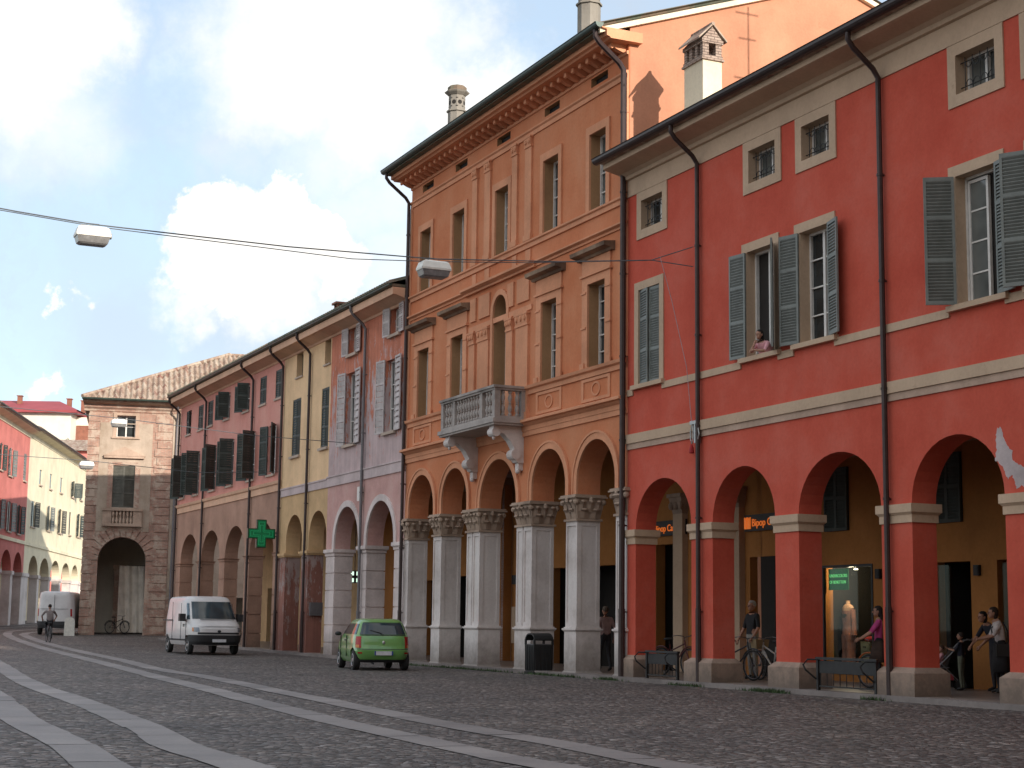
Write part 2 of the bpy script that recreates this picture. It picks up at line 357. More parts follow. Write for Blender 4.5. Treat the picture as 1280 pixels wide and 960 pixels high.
def strip(name, pts, w, label):
    """individual granite slabs with open dark joints, laid along the curve"""
    c = catmull(pts, .25); S = [0.0]
    for a, b in zip(c[:-1], c[1:]): S.append(S[-1]+(b-a).length)
    def at(s):
        s = max(0, min(S[-1]-1e-4, s)); lo, hi = 0, len(S)-1
        while hi-lo > 1:
            m = (lo+hi)//2
            if S[m] <= s: lo = m
            else: hi = m
        t = (s-S[lo])/(S[hi]-S[lo]); p = c[lo].lerp(c[hi], t); d = (c[hi]-c[lo]).normalized(); return p, Vector((-d.y,d.x))
    vs = []; fs = []; uv = []; s = 0; k = 0
    while s < S[-1]-.3:
        L = _rs.uniform(1.3,2.3); e0 = s+.014; e1 = min(s+L-.014, S[-1]); off = _rs.uniform(-.012,.012); ww = w*_rs.uniform(.96,1.03); sk = _rs.uniform(-.02,.02); dz = _rs.uniform(0,.004)
        n = 4; b0 = len(vs)
        for i in range(n+1):
            for side in (-1,1):
                p, nn = at(e0+(e1-e0)*i/n+sk*side*(1 if i in (0,n) else 0)); q = p+nn*(side*ww/2+off+_rs.uniform(-.006,.006)); vs.append((q.x,q.y,gz(q.y)+.007+dz)); uv.append((k+.1+.8*i/n, .5+side*.5))
        for i in range(n): fs.append((b0+2*i,b0+2*i+1,b0+2*i+3,b0+2*i+2))
        s += L; k += 1
    me = bpy.data.meshes.new(name); me.from_pydata(vs, [], fs); me.materials.append(M['slab'])
    ul = me.uv_layers.new(name='UVMap')
    for l in me.loops: ul.data[l.index].uv = uv[l.vertex_index]
    me.update()
    if sum(p.normal.z for p in me.polygons) < 0: me.flip_normals()
    return tag(link(name, me), label, None, None, 'structure')
W_ = .49
def mid(a, b): return [((p[0]+q[0])/2,(p[1]+q[1])/2) for p,q in zip(a,b)]
A = [(8.5,3.5),(5.2,8.6),(2.7,13.2),(1.55,15.9),(1.08,17.2),(.50,18.8),(.06,19.75),(-.90,22.1),(-2.28,25.8),(-3.2,28.4),(-4.27,31.2),(-5.67,35.2),(-7.32,39.6),(-9.3,44.3),(-12.6,54.0),(-16.6,64.4),(-21.2,76.2),(-25.6,88.0),(-26.6,91.2),(-27.0,94),(-26.6,98),(-25.6,106),(-25,125)]
B = [(4.6,7.6),(2.0,12.2),(.9,14.6),(.05,16.3),(-.28,17.1),(-1.25,19.5),(-2.56,22.9),(-4.55,28.5),(-6.08,32.9),(-7.95,38.0),(-10.7,45.8),(-14.6,56.6),(-19.9,70.4),(-25.8,86.0),(-27.9,92.5),(-28.9,97),(-29.0,102),(-28.6,112),(-28,125)]
Cc = [(2.4,4.0),(.4,8.6),(-.9,11.5),(-2.4,15.2),(-3.4,17.4),(-4.35,20.2),(-5.6,23.5),(-7.06,27.2),(-8.9,31.7),(-11.1,37.6),(-14.1,46.2),(-19,60),(-24.5,76),(-29.2,90),(-31.5,98),(-32,106),(-31.6,125)]
D = [(-.6,7.5),(-2.2,11.5),(-3.6,14.9),(-4.65,17.7),(-6.2,21.4),(-8.1,26.6),(-10.2,32.2),(-13.6,41.6),(-18,54),(-24,72),(-30,89),(-33.4,98),(-34,106),(-33.5,125)]
strip('stone_track', A, W_, 'long pale granite strip curving nearest the arcades')
strip('stone_track', B, W_, 'second pale granite strip from the arcades, in front of the nearest-arcade strip')
strip('stone_track', Cc, W_, 'third pale granite strip from the arcades, at the bottom left')
strip('stone_track', D, W_, 'pale granite strip in the bottom left corner, farthest from the arcades')
# portico pavement with kerb, following the rise of the street
def pavement():
    mb = MB(); us = [15]+[u for u in range(14,-64,-2)]
    top = [[],[],[]]
    def z(u, y): return gz(row(u,y).y)+.10
    for u in us:
        for k, y in enumerate((-.26,.02,4.2)): p = row(u,y); top[k].append((p.x,p.y,z(u,y)))
    def q(a, b, mi):
        n = len(a); mb.add(a+b, [(i,i+1,n+i+1,n+i) for i in range(n-1)], mi)
    low = [(p[0],p[1],p[2]-.2) for p in top[0]]
    q(low, top[0], 1); q(top[0], top[1], 1); q(top[1], top[2], 0)
    o = mb.build('arcade_pavement', [M['pave'],M['kerb']]); me = o.data
    bm = bmesh.new(); bm.from_mesh(me); bmesh.ops.remove_doubles(bm, verts=bm.verts, dist=.001); bmesh.ops.recalc_face_normals(bm, faces=bm.faces); bm.to_mesh(me); bm.free()
    return tag(o, 'worn stone floor and kerb under the arcades', None, None, 'structure')
pavement()
# ------------------------------------------------------------------ facade kit
def arch_pts(xl, xr, zs, rise, n=18):
    r = (xr-xl)/2; cx = (xl+xr)/2; st = max(0, rise-r); h = min(rise, r); pts = []
    if st > .01: pts.append((xl,zs))
    for i in range(n+1):
        a = PI-PI*i/n; pts.append((cx+r*math.cos(a), zs+st+h*math.sin(a)))
    if st > .01: pts.append((xr,zs))
    return pts
def arcade_outline(x0, x1, zs, zt, arches, rise):
    o = [(x0,zs)]
    for a in arches:
        xl, xr = a[0], a[1]; rs = a[2] if len(a) > 2 else rise
        o += [p for p in arch_pts(xl, xr, zs, rs) if not (abs(p[0]-o[-1][0]) < 1e-4 and abs(p[1]-o[-1][1]) < 1e-4)]
    if abs(o[-1][0]-x1) > 1e-3: o.append((x1,zs))
    return o+[(x1,zt),(x0,zt)]
def rect(x0, x1, z0, z1): return [(x0,z0),(x1,z0),(x1,z1),(x0,z1)]
def archivolt(mb, xl, xr, zs, rise, w, y0, y1, mi=0, n=18):
    inn = arch_pts(xl+.003, xr-.003, zs, rise-.003, n); out = arch_pts(xl-w, xr+w, zs, rise+w, n)
    if len(out) != len(inn):   # keep the point counts equal
        r = (xr-xl)/2+w; cx = (xl+xr)/2; st = max(.02, rise-(xr-xl)/2)
        core = [(cx+r*math.cos(PI-PI*i/n), zs+st+min(rise+w-st, r)*math.sin(PI-PI*i/n)) for i in range(n+1)]
        out = [(xl-w,zs)]+core+[(xr+w,zs)]; out = out[:len(inn)] if len(inn) < len(out) else out
        if len(inn) == n+1: out = core
    m = len(inn); vs = [(x,y0,z) for x,z in out]+[(x,y0,z) for x,z in inn]+[(x,y1,z) for x,z in out]+[(x,y1,z) for x,z in inn]
    fs = []
    for i in range(m-1):
        fs += [(i,m+i,m+i+1,i+1),(i,i+1,2*m+i+1,2*m+i),(m+i,3*m+i,3*m+i+1,m+i+1)]
    mb.add(vs, fs, mi)
_sh = {}
def shutter_mesh(w, h, n, mat):
    k = (round(w,2),round(h,2),n,mat.name)
    if k in _sh: return _sh[k]
    mb = MB(); t = .02; b = .05
    mb.box(0,b,-t,t,0,h); mb.box(w-b,w,-t,t,0,h)
    rails = [0,h/3,2*h/3,h-.07] if h > 1.6 else [0,h/2,h-.07]
    for r in rails: mb.box(b,w-b,-t,t,r,r+.07)
    for a, c in zip(rails[:-1], rails[1:]):
        z0, z1 = a+.07, c; m = max(2,int(n*(z1-z0)/h)); p = (z1-z0)/m
        for i in range(m):
            z = z0+p*i; vs = [(b,-t+.004,z),(w-b,-t+.004,z),(w-b,t-.004,z+p*.8),(b,t-.004,z+p*.8),(b,-t+.004,z+.014),(w-b,-t+.004,z+.014),(w-b,t-.004,z+p*.8+.014),(b,t-.004,z+p*.8+.014)]
            mb.add(vs, [(0,3,2,1),(4,5,6,7),(0,1,5,4),(1,2,6,5),(2,3,7,6),(3,0,4,7)])
    _sh[k] = mb.mesh('shutter', mat); return _sh[k]
def add_shutter(win, x, z0, w, h, side, ang, mat, n=26, y=-.06, tilt=0):
    me = shutter_mesh(w, h, n, mat)
    a = -math.radians(ang) if side == 'L' else PI+math.radians(ang)
    if ang < 20: y = .04
    return link('shutter', me, win, (x, y, z0), (0,0,a))
def casement(mb, xl, xr, zb, zt, y, nz=3, cs=True, t=.055, arch=0):
    mb.box(xl,xl+t,y-.03,y+.03,zb,zt); mb.box(xr-t,xr,y-.03,y+.03,zb,zt); mb.box(xl+t,xr-t,y-.03,y+.03,zb,zb+t); mb.box(xl+t,xr-t,y-.03,y+.03,zt-t,zt)
    c = (xl+xr)/2
    if cs: mb.box(c-t*.7,c+t*.7,y-.035,y+.03,zb+t,zt-t)
    for i in range(1,nz+1):
        z = zb+(zt-zb)*i/(nz+1)
        if cs: mb.box(xl+t,c-t*.7,y-.02,y+.02,z-.015,z+.015); mb.box(c+t*.7,xr-t,y-.02,y+.02,z-.015,z+.015)
        else: mb.box(xl+t,xr-t,y-.02,y+.02,z-.015,z+.015)
def window(root, ox, xl, xr, zb, zt, depth=.25, pane='glass', frame='frame', nz=3, sur=None, surmat='beige', sill=None, shut=(), shmat='shutter', shn=26, cs=True, label=None, shw=None, shz=None, surbot=False):
    """pane is the window part; frame, surround, sill and shutters are its sub-parts; xl.. in row coordinates"""
    mb = MB(ox); mb.box(xl-.02,xr+.02,depth+.02,depth+.05,zb-.02,zt+.02)
    w = mb.build('window', M[pane], root)
    if label: w['label'] = label
    if frame:
        f = MB(ox); casement(f, xl, xr, zb, zt, depth-.015, nz, cs); f.build('window_frame', M[frame], w)
    if sur:
        s = MB(ox); e = .003; l, t, d = sur
        if surbot: s.wall(rect(xl-l,xr+l,zb-l,zt+t), [rect(xl+e,xr-e,zb+e,zt-e)], -d, .01)
        else: s.wall([(xl-l,zb),(xl+e,zb),(xl+e,zt-e),(xr-e,zt-e),(xr-e,zb),(xr+l,zb),(xr+l,zt+t),(xl-l,zt+t)], [], -d, .01)
        s.build('surround', M[surmat], w)
    if sill:
        l, h, d = sill[:3]; s = MB(ox); s.box(xl-l,xr+l,-d,depth-.05,zb-h,zb+.004); s.build('sill', M[sill[3] if len(sill) > 3 else surmat], w)
    W = shw or (xr-xl)/2; z0, hh = shz if shz else (zb+.01, zt-zb-.02)
    for side, ang in shut:
        add_shutter(w, (xl if side == 'L' else xr)-ox, z0, W, hh, side, ang, M[shmat], shn)
    return w
def pipe(root, ox, u, z0, z1, r=.055, over=.85, zg=None, mat='pipe', y=-.10, name='downpipe'):
    mb = MB(ox); zg = zg or z1+.9
    mb.tube([(u,-over,zg),(u,-over,zg-.18),(u,-over+.12,zg-.33),(u,y-.12,z1+.12),(u,y,z1-.05),(u,y,z1-.5)], r, 8)
    mb.tube([(u,y,z1-.45),(u,y,z0)], r, 8)
    z = z0+1.6
    while z < z1-.6: mb.tube([(u,y,z),(u,y,z+.05)], r+.014, 8); mb.box(u-.02,u+.02,y,.01,z+.01,z+.04); z += 2.1
    if z0 < .3: mb.tube([(u,y,z0),(u,y,z0+1.7)], r+.012, 8)
    return mb.build(name, M[mat], root, smooth=True)
def gutter(root, ox, x0, x1, y, z, r, mat):
    mb = MB(ox); P = [(y+r*math.cos(a), z+r*math.sin(a)) for a in [PI+PI*i/8 for i in range(9)]]
    P = P+[(y+r+.02,z+.02),(y-r-.02,z+.02)]
    mb.profx(P, x0, x1); return mb.build('gutter', M[mat], root)
def tile_sheet(mb, x0, x1, ye, ze, yr, zr, rows=1, amp=.06, per=.24, xfun=None, mi=0):
    """corrugated barrel-tile sheet from eave to ridge; rows > 1 steps every course"""
    n = int((x1-x0)/per*6); L = []
    for j in range(rows+1):
        L.append((j/rows, 0.0))
        if j < rows: L.append(((j+.97)/rows, -.035*(rows > 1)))
    L = L[:-1] if rows == 1 else L
    if rows == 1: L = [(0,0),(1,0)]
    vs = []
    for t, dz in L:
        y = ye+(yr-ye)*t; z = ze+(zr-ze)*t+(0.035*(rows > 1))+dz
        for i in range(n+1):
            f = i/n; xa, xb = (x0,x1) if not xfun else xfun(t)
            x = x0+(x1-x0)*f; 
            if xfun: x = min(max(x, xa), xb)
            vs.append((x, y, z+amp*math.cos(2*PI*(x-x0)/per)))
    m = n+1; fs = [(j*m+i,j*m+i+1,(j+1)*m+i+1,(j+1)*m+i) for j in range(len(L)-1) for i in range(n)]
    mb.add(vs, fs, mi)
    ev = [(v[0],v[1]+.01,ze-.10) for v in vs[:m]]; mb.add(vs[:m]+ev, [(m+i,m+i+1,i+1,i) for i in range(n)], mi)
def roof(root, ox, x0, x1, over, ze, slope, yr, mat, depth, hip=False):
    mb = MB(ox); zr = ze+(yr+over)*slope
    if hip:
        H_ = x0+yr+over; tile_sheet(mb, x0, x1, -over, ze, yr, zr, xfun=lambda t: (x0+(yr+over)*t, x1))
        mb.add([(x0,-over,ze-.02),(x0,depth,ze-.02),(H_,yr,zr),(x1,yr,zr),(x1,depth,zr-(depth-yr)*slope)], [(0,2,1),(1,2,3,4)])
        mb.tube([(x0,-over,ze+.03),(H_,yr,zr+.02),(x1,yr,zr+.02)], .10, 8); mb.box(x0+.01,x1-.01,-over+.02,.3,ze-.16,ze-.07); return mb.build('roof', M[mat], root)
    tile_sheet(mb, x0, x1, -over, ze, yr, zr)
    mb.add([(x0,yr,zr),(x1,yr,zr),(x1,depth,zr-(depth-yr)*slope),(x0,depth,zr-(depth-yr)*slope)], [(0,1,2,3)])
    mb.box(x0+.01,x1-.01,-over+.02,.3,ze-.16,ze-.07)
    mb.tube([(x0,yr,zr+.02),(x1,yr,zr+.02)], .10, 8)
    return mb.build('roof', M[mat], root)
def shell(root, ox, x0, x1, zc, ze, slope, over, yr, depth, yb, mat, left=True, right=True, t=.2, y0=.45, hip=False, xo=-.004):
    """side and back walls"""
    def zt(y): return ze-.12+(y+over)*slope if y <= yr else ze-.12+(yr+over)*slope-(y-yr)*slope
    P = [(yb,-.1),(depth-.1,-.1),(depth-.1,zt(depth-.1)),(yr,zt(yr)),(y0,zt(y0)),(y0,zc),(yb,zc)]
    mb = MB(ox)
    Q = [(y,min(z,ze-.15)) for y,z in P] if hip else P
    if left: mb.loft([[(x0+.004,y,z) for y,z in Q],[(x0+t,y,z) for y,z in Q]])
    if right: mb.loft([[(x1-t,y,z) for y,z in P],[(x1+xo,y,z) for y,z in P]])
    mb.box(x0+t,x1-t,depth-.35,depth-.1,-.1,zt(depth)-.05)
    return mb.build('side_wall', M[mat], root)
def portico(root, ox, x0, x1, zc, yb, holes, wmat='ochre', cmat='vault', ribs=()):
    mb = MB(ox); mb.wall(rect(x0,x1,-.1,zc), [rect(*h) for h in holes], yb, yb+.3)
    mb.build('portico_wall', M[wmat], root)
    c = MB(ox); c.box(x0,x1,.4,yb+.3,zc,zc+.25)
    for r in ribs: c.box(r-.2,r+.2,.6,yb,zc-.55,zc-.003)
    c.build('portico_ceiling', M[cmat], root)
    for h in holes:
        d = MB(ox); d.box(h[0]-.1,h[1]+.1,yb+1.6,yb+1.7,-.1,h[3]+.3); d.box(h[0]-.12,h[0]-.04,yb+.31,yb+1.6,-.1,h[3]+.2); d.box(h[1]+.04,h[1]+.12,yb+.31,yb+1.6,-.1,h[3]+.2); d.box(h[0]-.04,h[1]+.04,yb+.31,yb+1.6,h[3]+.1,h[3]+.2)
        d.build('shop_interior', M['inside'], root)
def holes_of(W): return [rect(*w) for w in W]
# ------------------------------------------------------------------ RED BUILDING
u0 = -13.2
red = empty('red_palazzo', row(u0), ROW_RZ, 'long red rendered palazzo with beige trim over an arcade, at the right', 'building')
RA = [(-12.78,-10.18),(-9.26,-6.79),(-5.93,-3.21),(-2.30,.20),(1.06,3.7),(4.55,7.2),(8.1,10.7),(11.6,13.5)]
RPIL = [(-13.2,-12.78),(-10.18,-9.26),(-6.79,-5.93),(-3.21,-2.30),(.20,1.06),(3.7,4.55),(7.2,8.1),(10.7,11.6),(13.5,14.0)]
AT = [(-12.5,-11.46),(-7.66,-6.62),(-5.64,-4.65),(-.74,.31),(1.17,2.2),(6.2,7.2),(8.1,9.1)]
AT = [(a,b,11.02,11.77) for a,b in AT]
MW = [(-12.64,-11.60,7.15,9.52),(-7.77,-6.71,7.13,9.49),(-5.75,-4.70,7.14,9.5),(-.83,.26,7.11,9.5),(1.15,2.22,7.12,9.5),(6.2,7.25,7.12,9.5),(8.1,9.15,7.12,9.5)]
mb = MB(u0); mb.wall(arcade_outline(u0,14,3.63,12.9,RA,1.16), holes_of(AT+MW), 0, .56, 0, 1); mb.build('wall', [M['red'],M['beige']], red)
for a, b in RPIL:
    p = MB(u0); p.box(a,b,.0,.56,.55,3.31); P = p.build('pillar', M['red'], red)
    c = MB(u0); a1 = a if a == u0 else a-.03; c.box(a1,b+.03,-.03,.59,3.28,3.42); c.taper(a1+.0,b+.03,-.03,.59,3.42,3.47,.045); c.box(a1-.05 if a != u0 else a,b+.08,-.08,.64,3.47,3.628); c.build('capital', M['beige'], P)
    q = MB(u0); a2 = a-.13 if a != u0 else a-.02; q.box(a2,b+.13,-.13,.69,-.1,.52); q.add([(a2,-.13,.52),(b+.13,-.13,.52),(b+.13,.69,.52),(a2,.69,.52),(a-.01,-.01,.62),(b+.01,-.01,.62),(b+.01,.57,.62),(a-.01,.57,.62)],[(4,5,6,7),(0,1,5,4),(1,2,6,5),(2,3,7,6),(3,0,4,7)]); q.build('plinth', M['plinth'], P)
for z0, z1, d, nm, mt in ((5.745,5.97,.07,'string_course','beige'),(5.60,5.743,.035,'string_course','plinth'),(6.93,7.09,.035,'string_course','beige')):
    b = MB(u0)
    if z1 < 7: b.box(u0,14,-d,.01,z0,z1)
    else:
        edges = [u0]+[e for w in MW for e in (w[0]-.26,w[1]+.12)]+[14]
        for i in range(0,len(edges),2):
            if edges[i+1]-edges[i] > .05: b.box(edges[i],edges[i+1],-d,.01,z0,z1)
    b.build(nm, M[mt], red)
b = MB(u0); b.profx([(.01,12.0),(-.03,12.0),(-.03,12.42),(-.10,12.44),(-.12,12.52),(-.22,12.58),(-.60,12.66),(-.66,12.68),(-.66,12.86),(.01,12.86)], u0-.12, 14.0); b.build('cornice', M['beige'], red)
gutter(red, u0, u0-.25, 14, -.80, 12.93, .125, 'gutter')
roof(red, u0, u0-.12, 14.0, .78, 12.97, .33, 6.0, 'tile', 12)
shell(red, u0, u0, 14, 5.3, 12.97, .33, .7, 6.0, 12, 3.9, 'red', left=False)
for i, a in enumerate(AT):
    w = window(red, u0, *a, depth=.3, nz=0, sur=(.22,.22,.03), sill=None, surbot=True, pane='curtain' if i in (1,2,3) else 'glass')
    g = MB(u0); x0, x1, z0, z1 = a
    for k in range(5):
        x = x0+.12+(x1-x0-.24)*k/4; g.tube([(x,.10,z0+.02),(x,.10,z1-.05)], .009, 5)
    for z in (z0+.14,z1-.14): g.tube([(x0,.10,z),(x1,.10,z)], .011, 5)
    for k in range(4):
        c = x0+.12+(x1-x0-.24)*(k+.5)/4; R = (x1-x0-.24)/8*.9
        g.tube([(c+R*math.cos(t),.10,z0+.14+R*math.sin(t)*1.3) for t in [i*PI/8 for i in range(9)]], .009, 5)
        g.tube([(c+R*math.cos(t),.10,z1-.14-R*math.sin(t)*1.3) for t in [i*PI/8 for i in range(9)]], .009, 5)
    g.build('grille', M['iron'], w)
sh = [(('L',10),('R',3)),(('L',172),('R',144)),(('L',166),('R',164)),(('L',124),('R',168)),(('L',150),('R',170)),(('L',170),('R',170)),(('L',170),('R',170))]
for i, a in enumerate(MW):
    w = window(red, u0, *a, depth=.27, nz=3, sur=(.19,.2,.03), sill=(.24,.10,.12), shut=sh[i], frame=None, pane='inside' if i in (1,3) else 'glass', shn=40, surbot=False, label='closed louvred shutters' if i == 0 else None)
    f = MB(u0)
    if i == 1:      # right leaf folded inwards, left leaf shut: the open half holds the woman
        casement(f, a[0]+.52, a[1], a[2], a[3], .24, 3, False); 
        f.box(a[0],a[0]+.05,.2,.28,a[2],a[3]); f.box(a[0],a[1],.2,.28,a[3]-.05,a[3])
        f.build('window_frame', M['frame'], w)
        gmb = MB(u0); gmb.box(a[0]+.56,a[1]-.04,.235,.245,a[2]+.05,a[3]-.05); gmb.build('casement_glass', M['glass'], w)
    elif i == 3:
        casement(f, a[0]+.06, a[0]+.60, a[2], a[3]-.08, .24, 3, False); f.box(a[0],a[0]+.05,.2,.28,a[2],a[3]); f.box(a[0],a[1],.2,.28,a[3]-.05,a[3])
        f.build('window_frame', M['frame'], w)
        gmb = MB(u0); gmb.box(a[0]+.10,a[0]+.56,.235,.245,a[2]+.05,a[3]-.1); gmb.build('casement_glass', M['curtain'], w)
    else:
        casement(f, a[0], a[1], a[2], a[3], .255, 3); f.build('window_frame', M['frame'], w)
pipe(red, u0, -9.72, .02, 12.05, over=.80, zg=12.85); pipe(red, u0, -2.92, .02, 12.05, over=.80, zg=12.85); pipe(red, u0, 7.65, .02, 12.05, over=.80, zg=12.85)
# bare patch where the red coat has flaked off
pt = [(.02,4.66),(.06,4.78),(.16,4.80),(.20,4.62),(.30,4.45),(.42,4.36),(.40,4.22),(.55,4.12),(.72,4.06),(.95,3.92),(1.02,3.70),(.74,3.69),(.62,3.76),(.50,3.70),(.46,3.82),(.40,3.95),(.30,3.88),(.16,4.12),(-.02,4.24),(.03,4.40)]
_q = []
_rf = random.Random(2)
for (a_, b_) in zip(pt, pt[1:]+pt[:1]):
    for i_ in range(7):
        t_ = i_/7; _q.append((a_[0]+(b_[0]-a_[0])*t_+_rf.uniform(-.016,.016), a_[1]+(b_[1]-a_[1])*t_+_rf.uniform(-.016,.016)))
pt = _q
pm = MB(u0); pm.wall([(x,z) for x,z in reversed(pt)], [], -.004, .002); 
M['flake'] = plaster('bare_grey_render', (.50,.42,.42), streak=.5, blotch=1, bmp=.8); pm.build('flaked_patch', M['flake'], red)
RH = [(-10.6,-8.64,.32,2.80),(-6.50,-5.31,.1,2.76),(-4.50,-3.0,.1,2.76),(-12.6,-11.6,.1,2.8),(2.0,4.0,.3,2.8),(6,7.4,.1,2.8)]
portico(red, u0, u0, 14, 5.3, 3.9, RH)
for x in (-10.4,-6.4,-1.2):
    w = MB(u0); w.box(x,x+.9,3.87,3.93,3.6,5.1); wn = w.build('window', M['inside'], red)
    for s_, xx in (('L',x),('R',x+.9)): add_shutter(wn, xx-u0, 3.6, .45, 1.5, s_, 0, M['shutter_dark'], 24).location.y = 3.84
for x, z in ((-8.47,2.45),(-5.14,2.45)):
    mb = MB(u0); mb.box(x,x+.16,3.82,3.898,z,z+.22); mb.box(x+.03,x+.13,3.81,3.82,z+.03,z+.19); mb.build('door_plate', M['iron'], red)
# shop window glass + frames
mb = MB(u0); mb.box(-10.6,-8.64,3.95,3.96,.32,2.8); sg = mb.build('shop_window', M['shopglass'], red)
mb = MB(u0); mb.box(-10.6,-8.64,3.88,3.94,2.74,2.8); mb.box(-10.6,-10.54,3.88,3.94,.32,2.74); mb.box(-8.70,-8.64,3.88,3.94,.32,2.74); mb.box(-10.6,-8.64,3.88,3.94,.26,.32); mb.build('window_frame', M['black'], sg)
mb = MB(u0); mb.box(-6.45,-5.95,3.95,3.97,.1,2.7); mb.build('shop_door', M['shopglass'], red)
mb = MB(u0); mb.box(-4.4,-3.1,3.95,3.97,.1,2.7); mb.build('shop_door', M['shopglass'], red)
# inner pilaster strip seen between pillars
# ------------------------------------------------------------------ ORANGE PALAZZO
v0 = -28.33; v1 = -13.2
org = empty('orange_palazzo', row(v0), ROW_RZ, 'tallest building, three-storey orange palazzo with stone balcony and carved columns', 'building')
OA = [(-27.93,-25.78),(-25.12,-23.12),(-22.16,-19.60,1.35),(-18.60,-16.52),(-15.88,-13.77)]
OP = [(v0,-27.93),(-25.78,-25.12),(-23.12,-22.16),(-19.60,-18.60),(-16.52,-15.88),(-13.77,v1)]
W1 = [(-27.40,-26.44,7.94,10.16),(-24.60,-23.64,7.94,10.16),(-18.13,-17.16,7.94,10.16),(-15.33,-14.36,7.94,10.16)]
W2 = [(-27.38,-26.46,12.13,14.16),(-24.62,-23.68,12.13,14.16),(-21.36,-20.42,12.13,14.12),(-18.08,-17.12,12.13,14.2),(-15.27,-14.34,12.13,14.2)]
SL = [(a-.0,a+.95,15.50,15.74) for a in (-27.35,-24.55,-21.35,-18.10,-15.27)]
mb = MB(v0); mb.wall(arcade_outline(v0,v1,4.69,6.9,OA,1.35), [], 0, .66, 0, 0); mb.build('wall', M['orange'], org)
door = arch_pts(-21.38,-20.42,10.41,.48,14); door = [(-21.38,6.97)]+door+[(-20.42,6.97)]
mb = MB(v0); mb.wall(rect(v0,v1,6.9,16.3), holes_of(W1+W2+SL)+[door], 0, .55, 0, 1); mb.build('wall', [M['orange'],M['reveal']], org)
mb = MB(v0)
for a in OA: archivolt(mb, a[0], a[1], 4.69, 1.35, .22, -.05, .01); archivolt(mb, a[0]-.17, a[1]+.17, 4.69, 1.52, .055, -.075, -.03)
mb.build('archivolt', M['orange_trim'], org)
for i, (a, b) in enumerate(OP):
    half = i in (0,5); y1 = .66
    p = MB(v0)
    wide = b-a > .8
    p.box(a+.02,b-.02,.02,y1-.02,1.26,4.06)
    # raised borders leave a sunk panel on each face
    for (fa, fb) in (((a,b),) if not wide else ((a,a+.40),(a+.46,b))):
        t = .07 if not half else .05
        p.box(fa,fa+t,-.01,.03,1.26,4.0); p.box(fb-t,fb,-.01,.03,1.26,4.0); p.box(fa+t,fb-t,-.01,.03,1.26,1.38); p.box(fa+t,fb-t,-.01,.03,3.88,4.0)
    if not half or i == 0:
        p.box(b-.03,b,0.03,.12,1.26,4.0); p.box(b-.03,b,y1-.10,y1,1.26,4.0); p.box(b-.03,b,.12,y1-.10,1.26,1.38); p.box(b-.03,b,.12,y1-.10,3.88,4.0)
    P = p.build('column', M['stone'], org)
    q = MB(v0); e = .05; q.box(a-.02,b+.02,-.03,y1+.02,.14,1.14); q.taper(a-.02,b+.02,-.03,y1+.02,1.14,1.19,.05); q.box(a-.07,b+.07,-.08,y1+.07,1.19,1.23); q.box(a-.03,b+.03,-.04,y1+.03,1.23,1.262)
    q.box(a-.10,b+.10,-.11,y1+.10,-.1,.06); q.taper(a-.09,b+.09,-.10,y1+.09,.06,.14,-.06); q.build('column_base', M['stone'], P)
    c = MB(v0); c.box(a-.05,b+.05,-.06,y1+.05,4.0,4.06); c.taper(a,b,-.0,y1,4.06,4.60,.10); c.box(a-.15,b+.15,-.16,y1+.15,4.60,4.64); c.box(a-.12,b+.12,-.13,y1+.12,4.64,4.687)
    # acanthus leaves and corner scrolls
    def leafrow(axis, fixed, s0, s1, zb, h, n, out):
        for k in range(n):
            m_ = s0+(s1-s0)*(k+.5)/n; w2 = (s1-s0)/n*.42
            prof = [(0,zb),(.03,zb+h*.5),(.06,zb+h*.8),(.11,zb+h),(.12,zb+h*.86),(.07,zb+h*.7)]
            for (d0,z0_),(d1,z1_) in zip(prof[:-1],prof[1:]):
                wa = w2*(1-.5*max(0,(z0_-zb)/h-.4)); wb = w2*(1-.5*max(0,(z1_-zb)/h-.4))
                if axis == 'x': vs = [(m_-wa,fixed-out*d0,z0_),(m_+wa,fixed-out*d0,z0_),(m_+wb,fixed-out*d1,z1_),(m_-wb,fixed-out*d1,z1_),(m_,fixed-out*(d0+.03),z0_),(m_,fixed-out*(d1+.03),z1_)]
                else: vs = [(fixed+out*d0,m_-wa,z0_),(fixed+out*d0,m_+wa,z0_),(fixed+out*d1,m_+wb,z1_),(fixed+out*d1,m_-wb,z1_),(fixed+out*(d0+.03),m_,z0_),(fixed+out*(d1+.03),m_,z1_)]
                c.add(vs, [(0,4,5,3),(4,1,2,5)])
    nx = 2 if b-a < .8 and not half else (1 if half else 3)
    leafrow('x', -.01, a, b, 4.07, .26, nx, 1); leafrow('x', -.05, a-.02, b+.02, 4.24, .30, nx+1 if not half else 1, 1)
    leafrow('y', b+.01, 0, y1, 4.07, .26, 2, 1); leafrow('y', b+.05, -.02, y1+.02, 4.24, .30, 3, 1)
    leafrow('y', a-.01, 0, y1, 4.07, .26, 2, -1)
    for sx in (a-.06,b+.06):
        for sy in (-.07,y1+.06): c.ball((sx,sy,4.50), (.085,.085,.085), 10, 6)
    c.ball(((a+b)/2,-.15,4.56), (.06,.05,.07), 8, 6); c.ball((b+.14,y1/2,4.56), (.05,.06,.07), 8, 6)
    c.build('capital', M['capstone'], P)
mb = MB(v0)
mb.profx([(.01,6.52),(-.05,6.52),(-.05,6.66),(-.07,6.66),(-.07,6.78),(-.13,6.82),(-.17,6.86),(-.26,6.88),(-.26,6.94),(-.20,6.97),(.01,6.97)], v0, v1)
mb.profx([(.01,7.68),(-.05,7.68),(-.05,7.80),(-.12,7.84),(-.14,7.92),(-.03,7.94),(.01,7.94)], v0, -22.95); mb.profx([(.01,7.68),(-.05,7.68),(-.05,7.80),(-.12,7.84),(-.14,7.92),(-.03,7.94),(.01,7.94)], -19.0, v1)
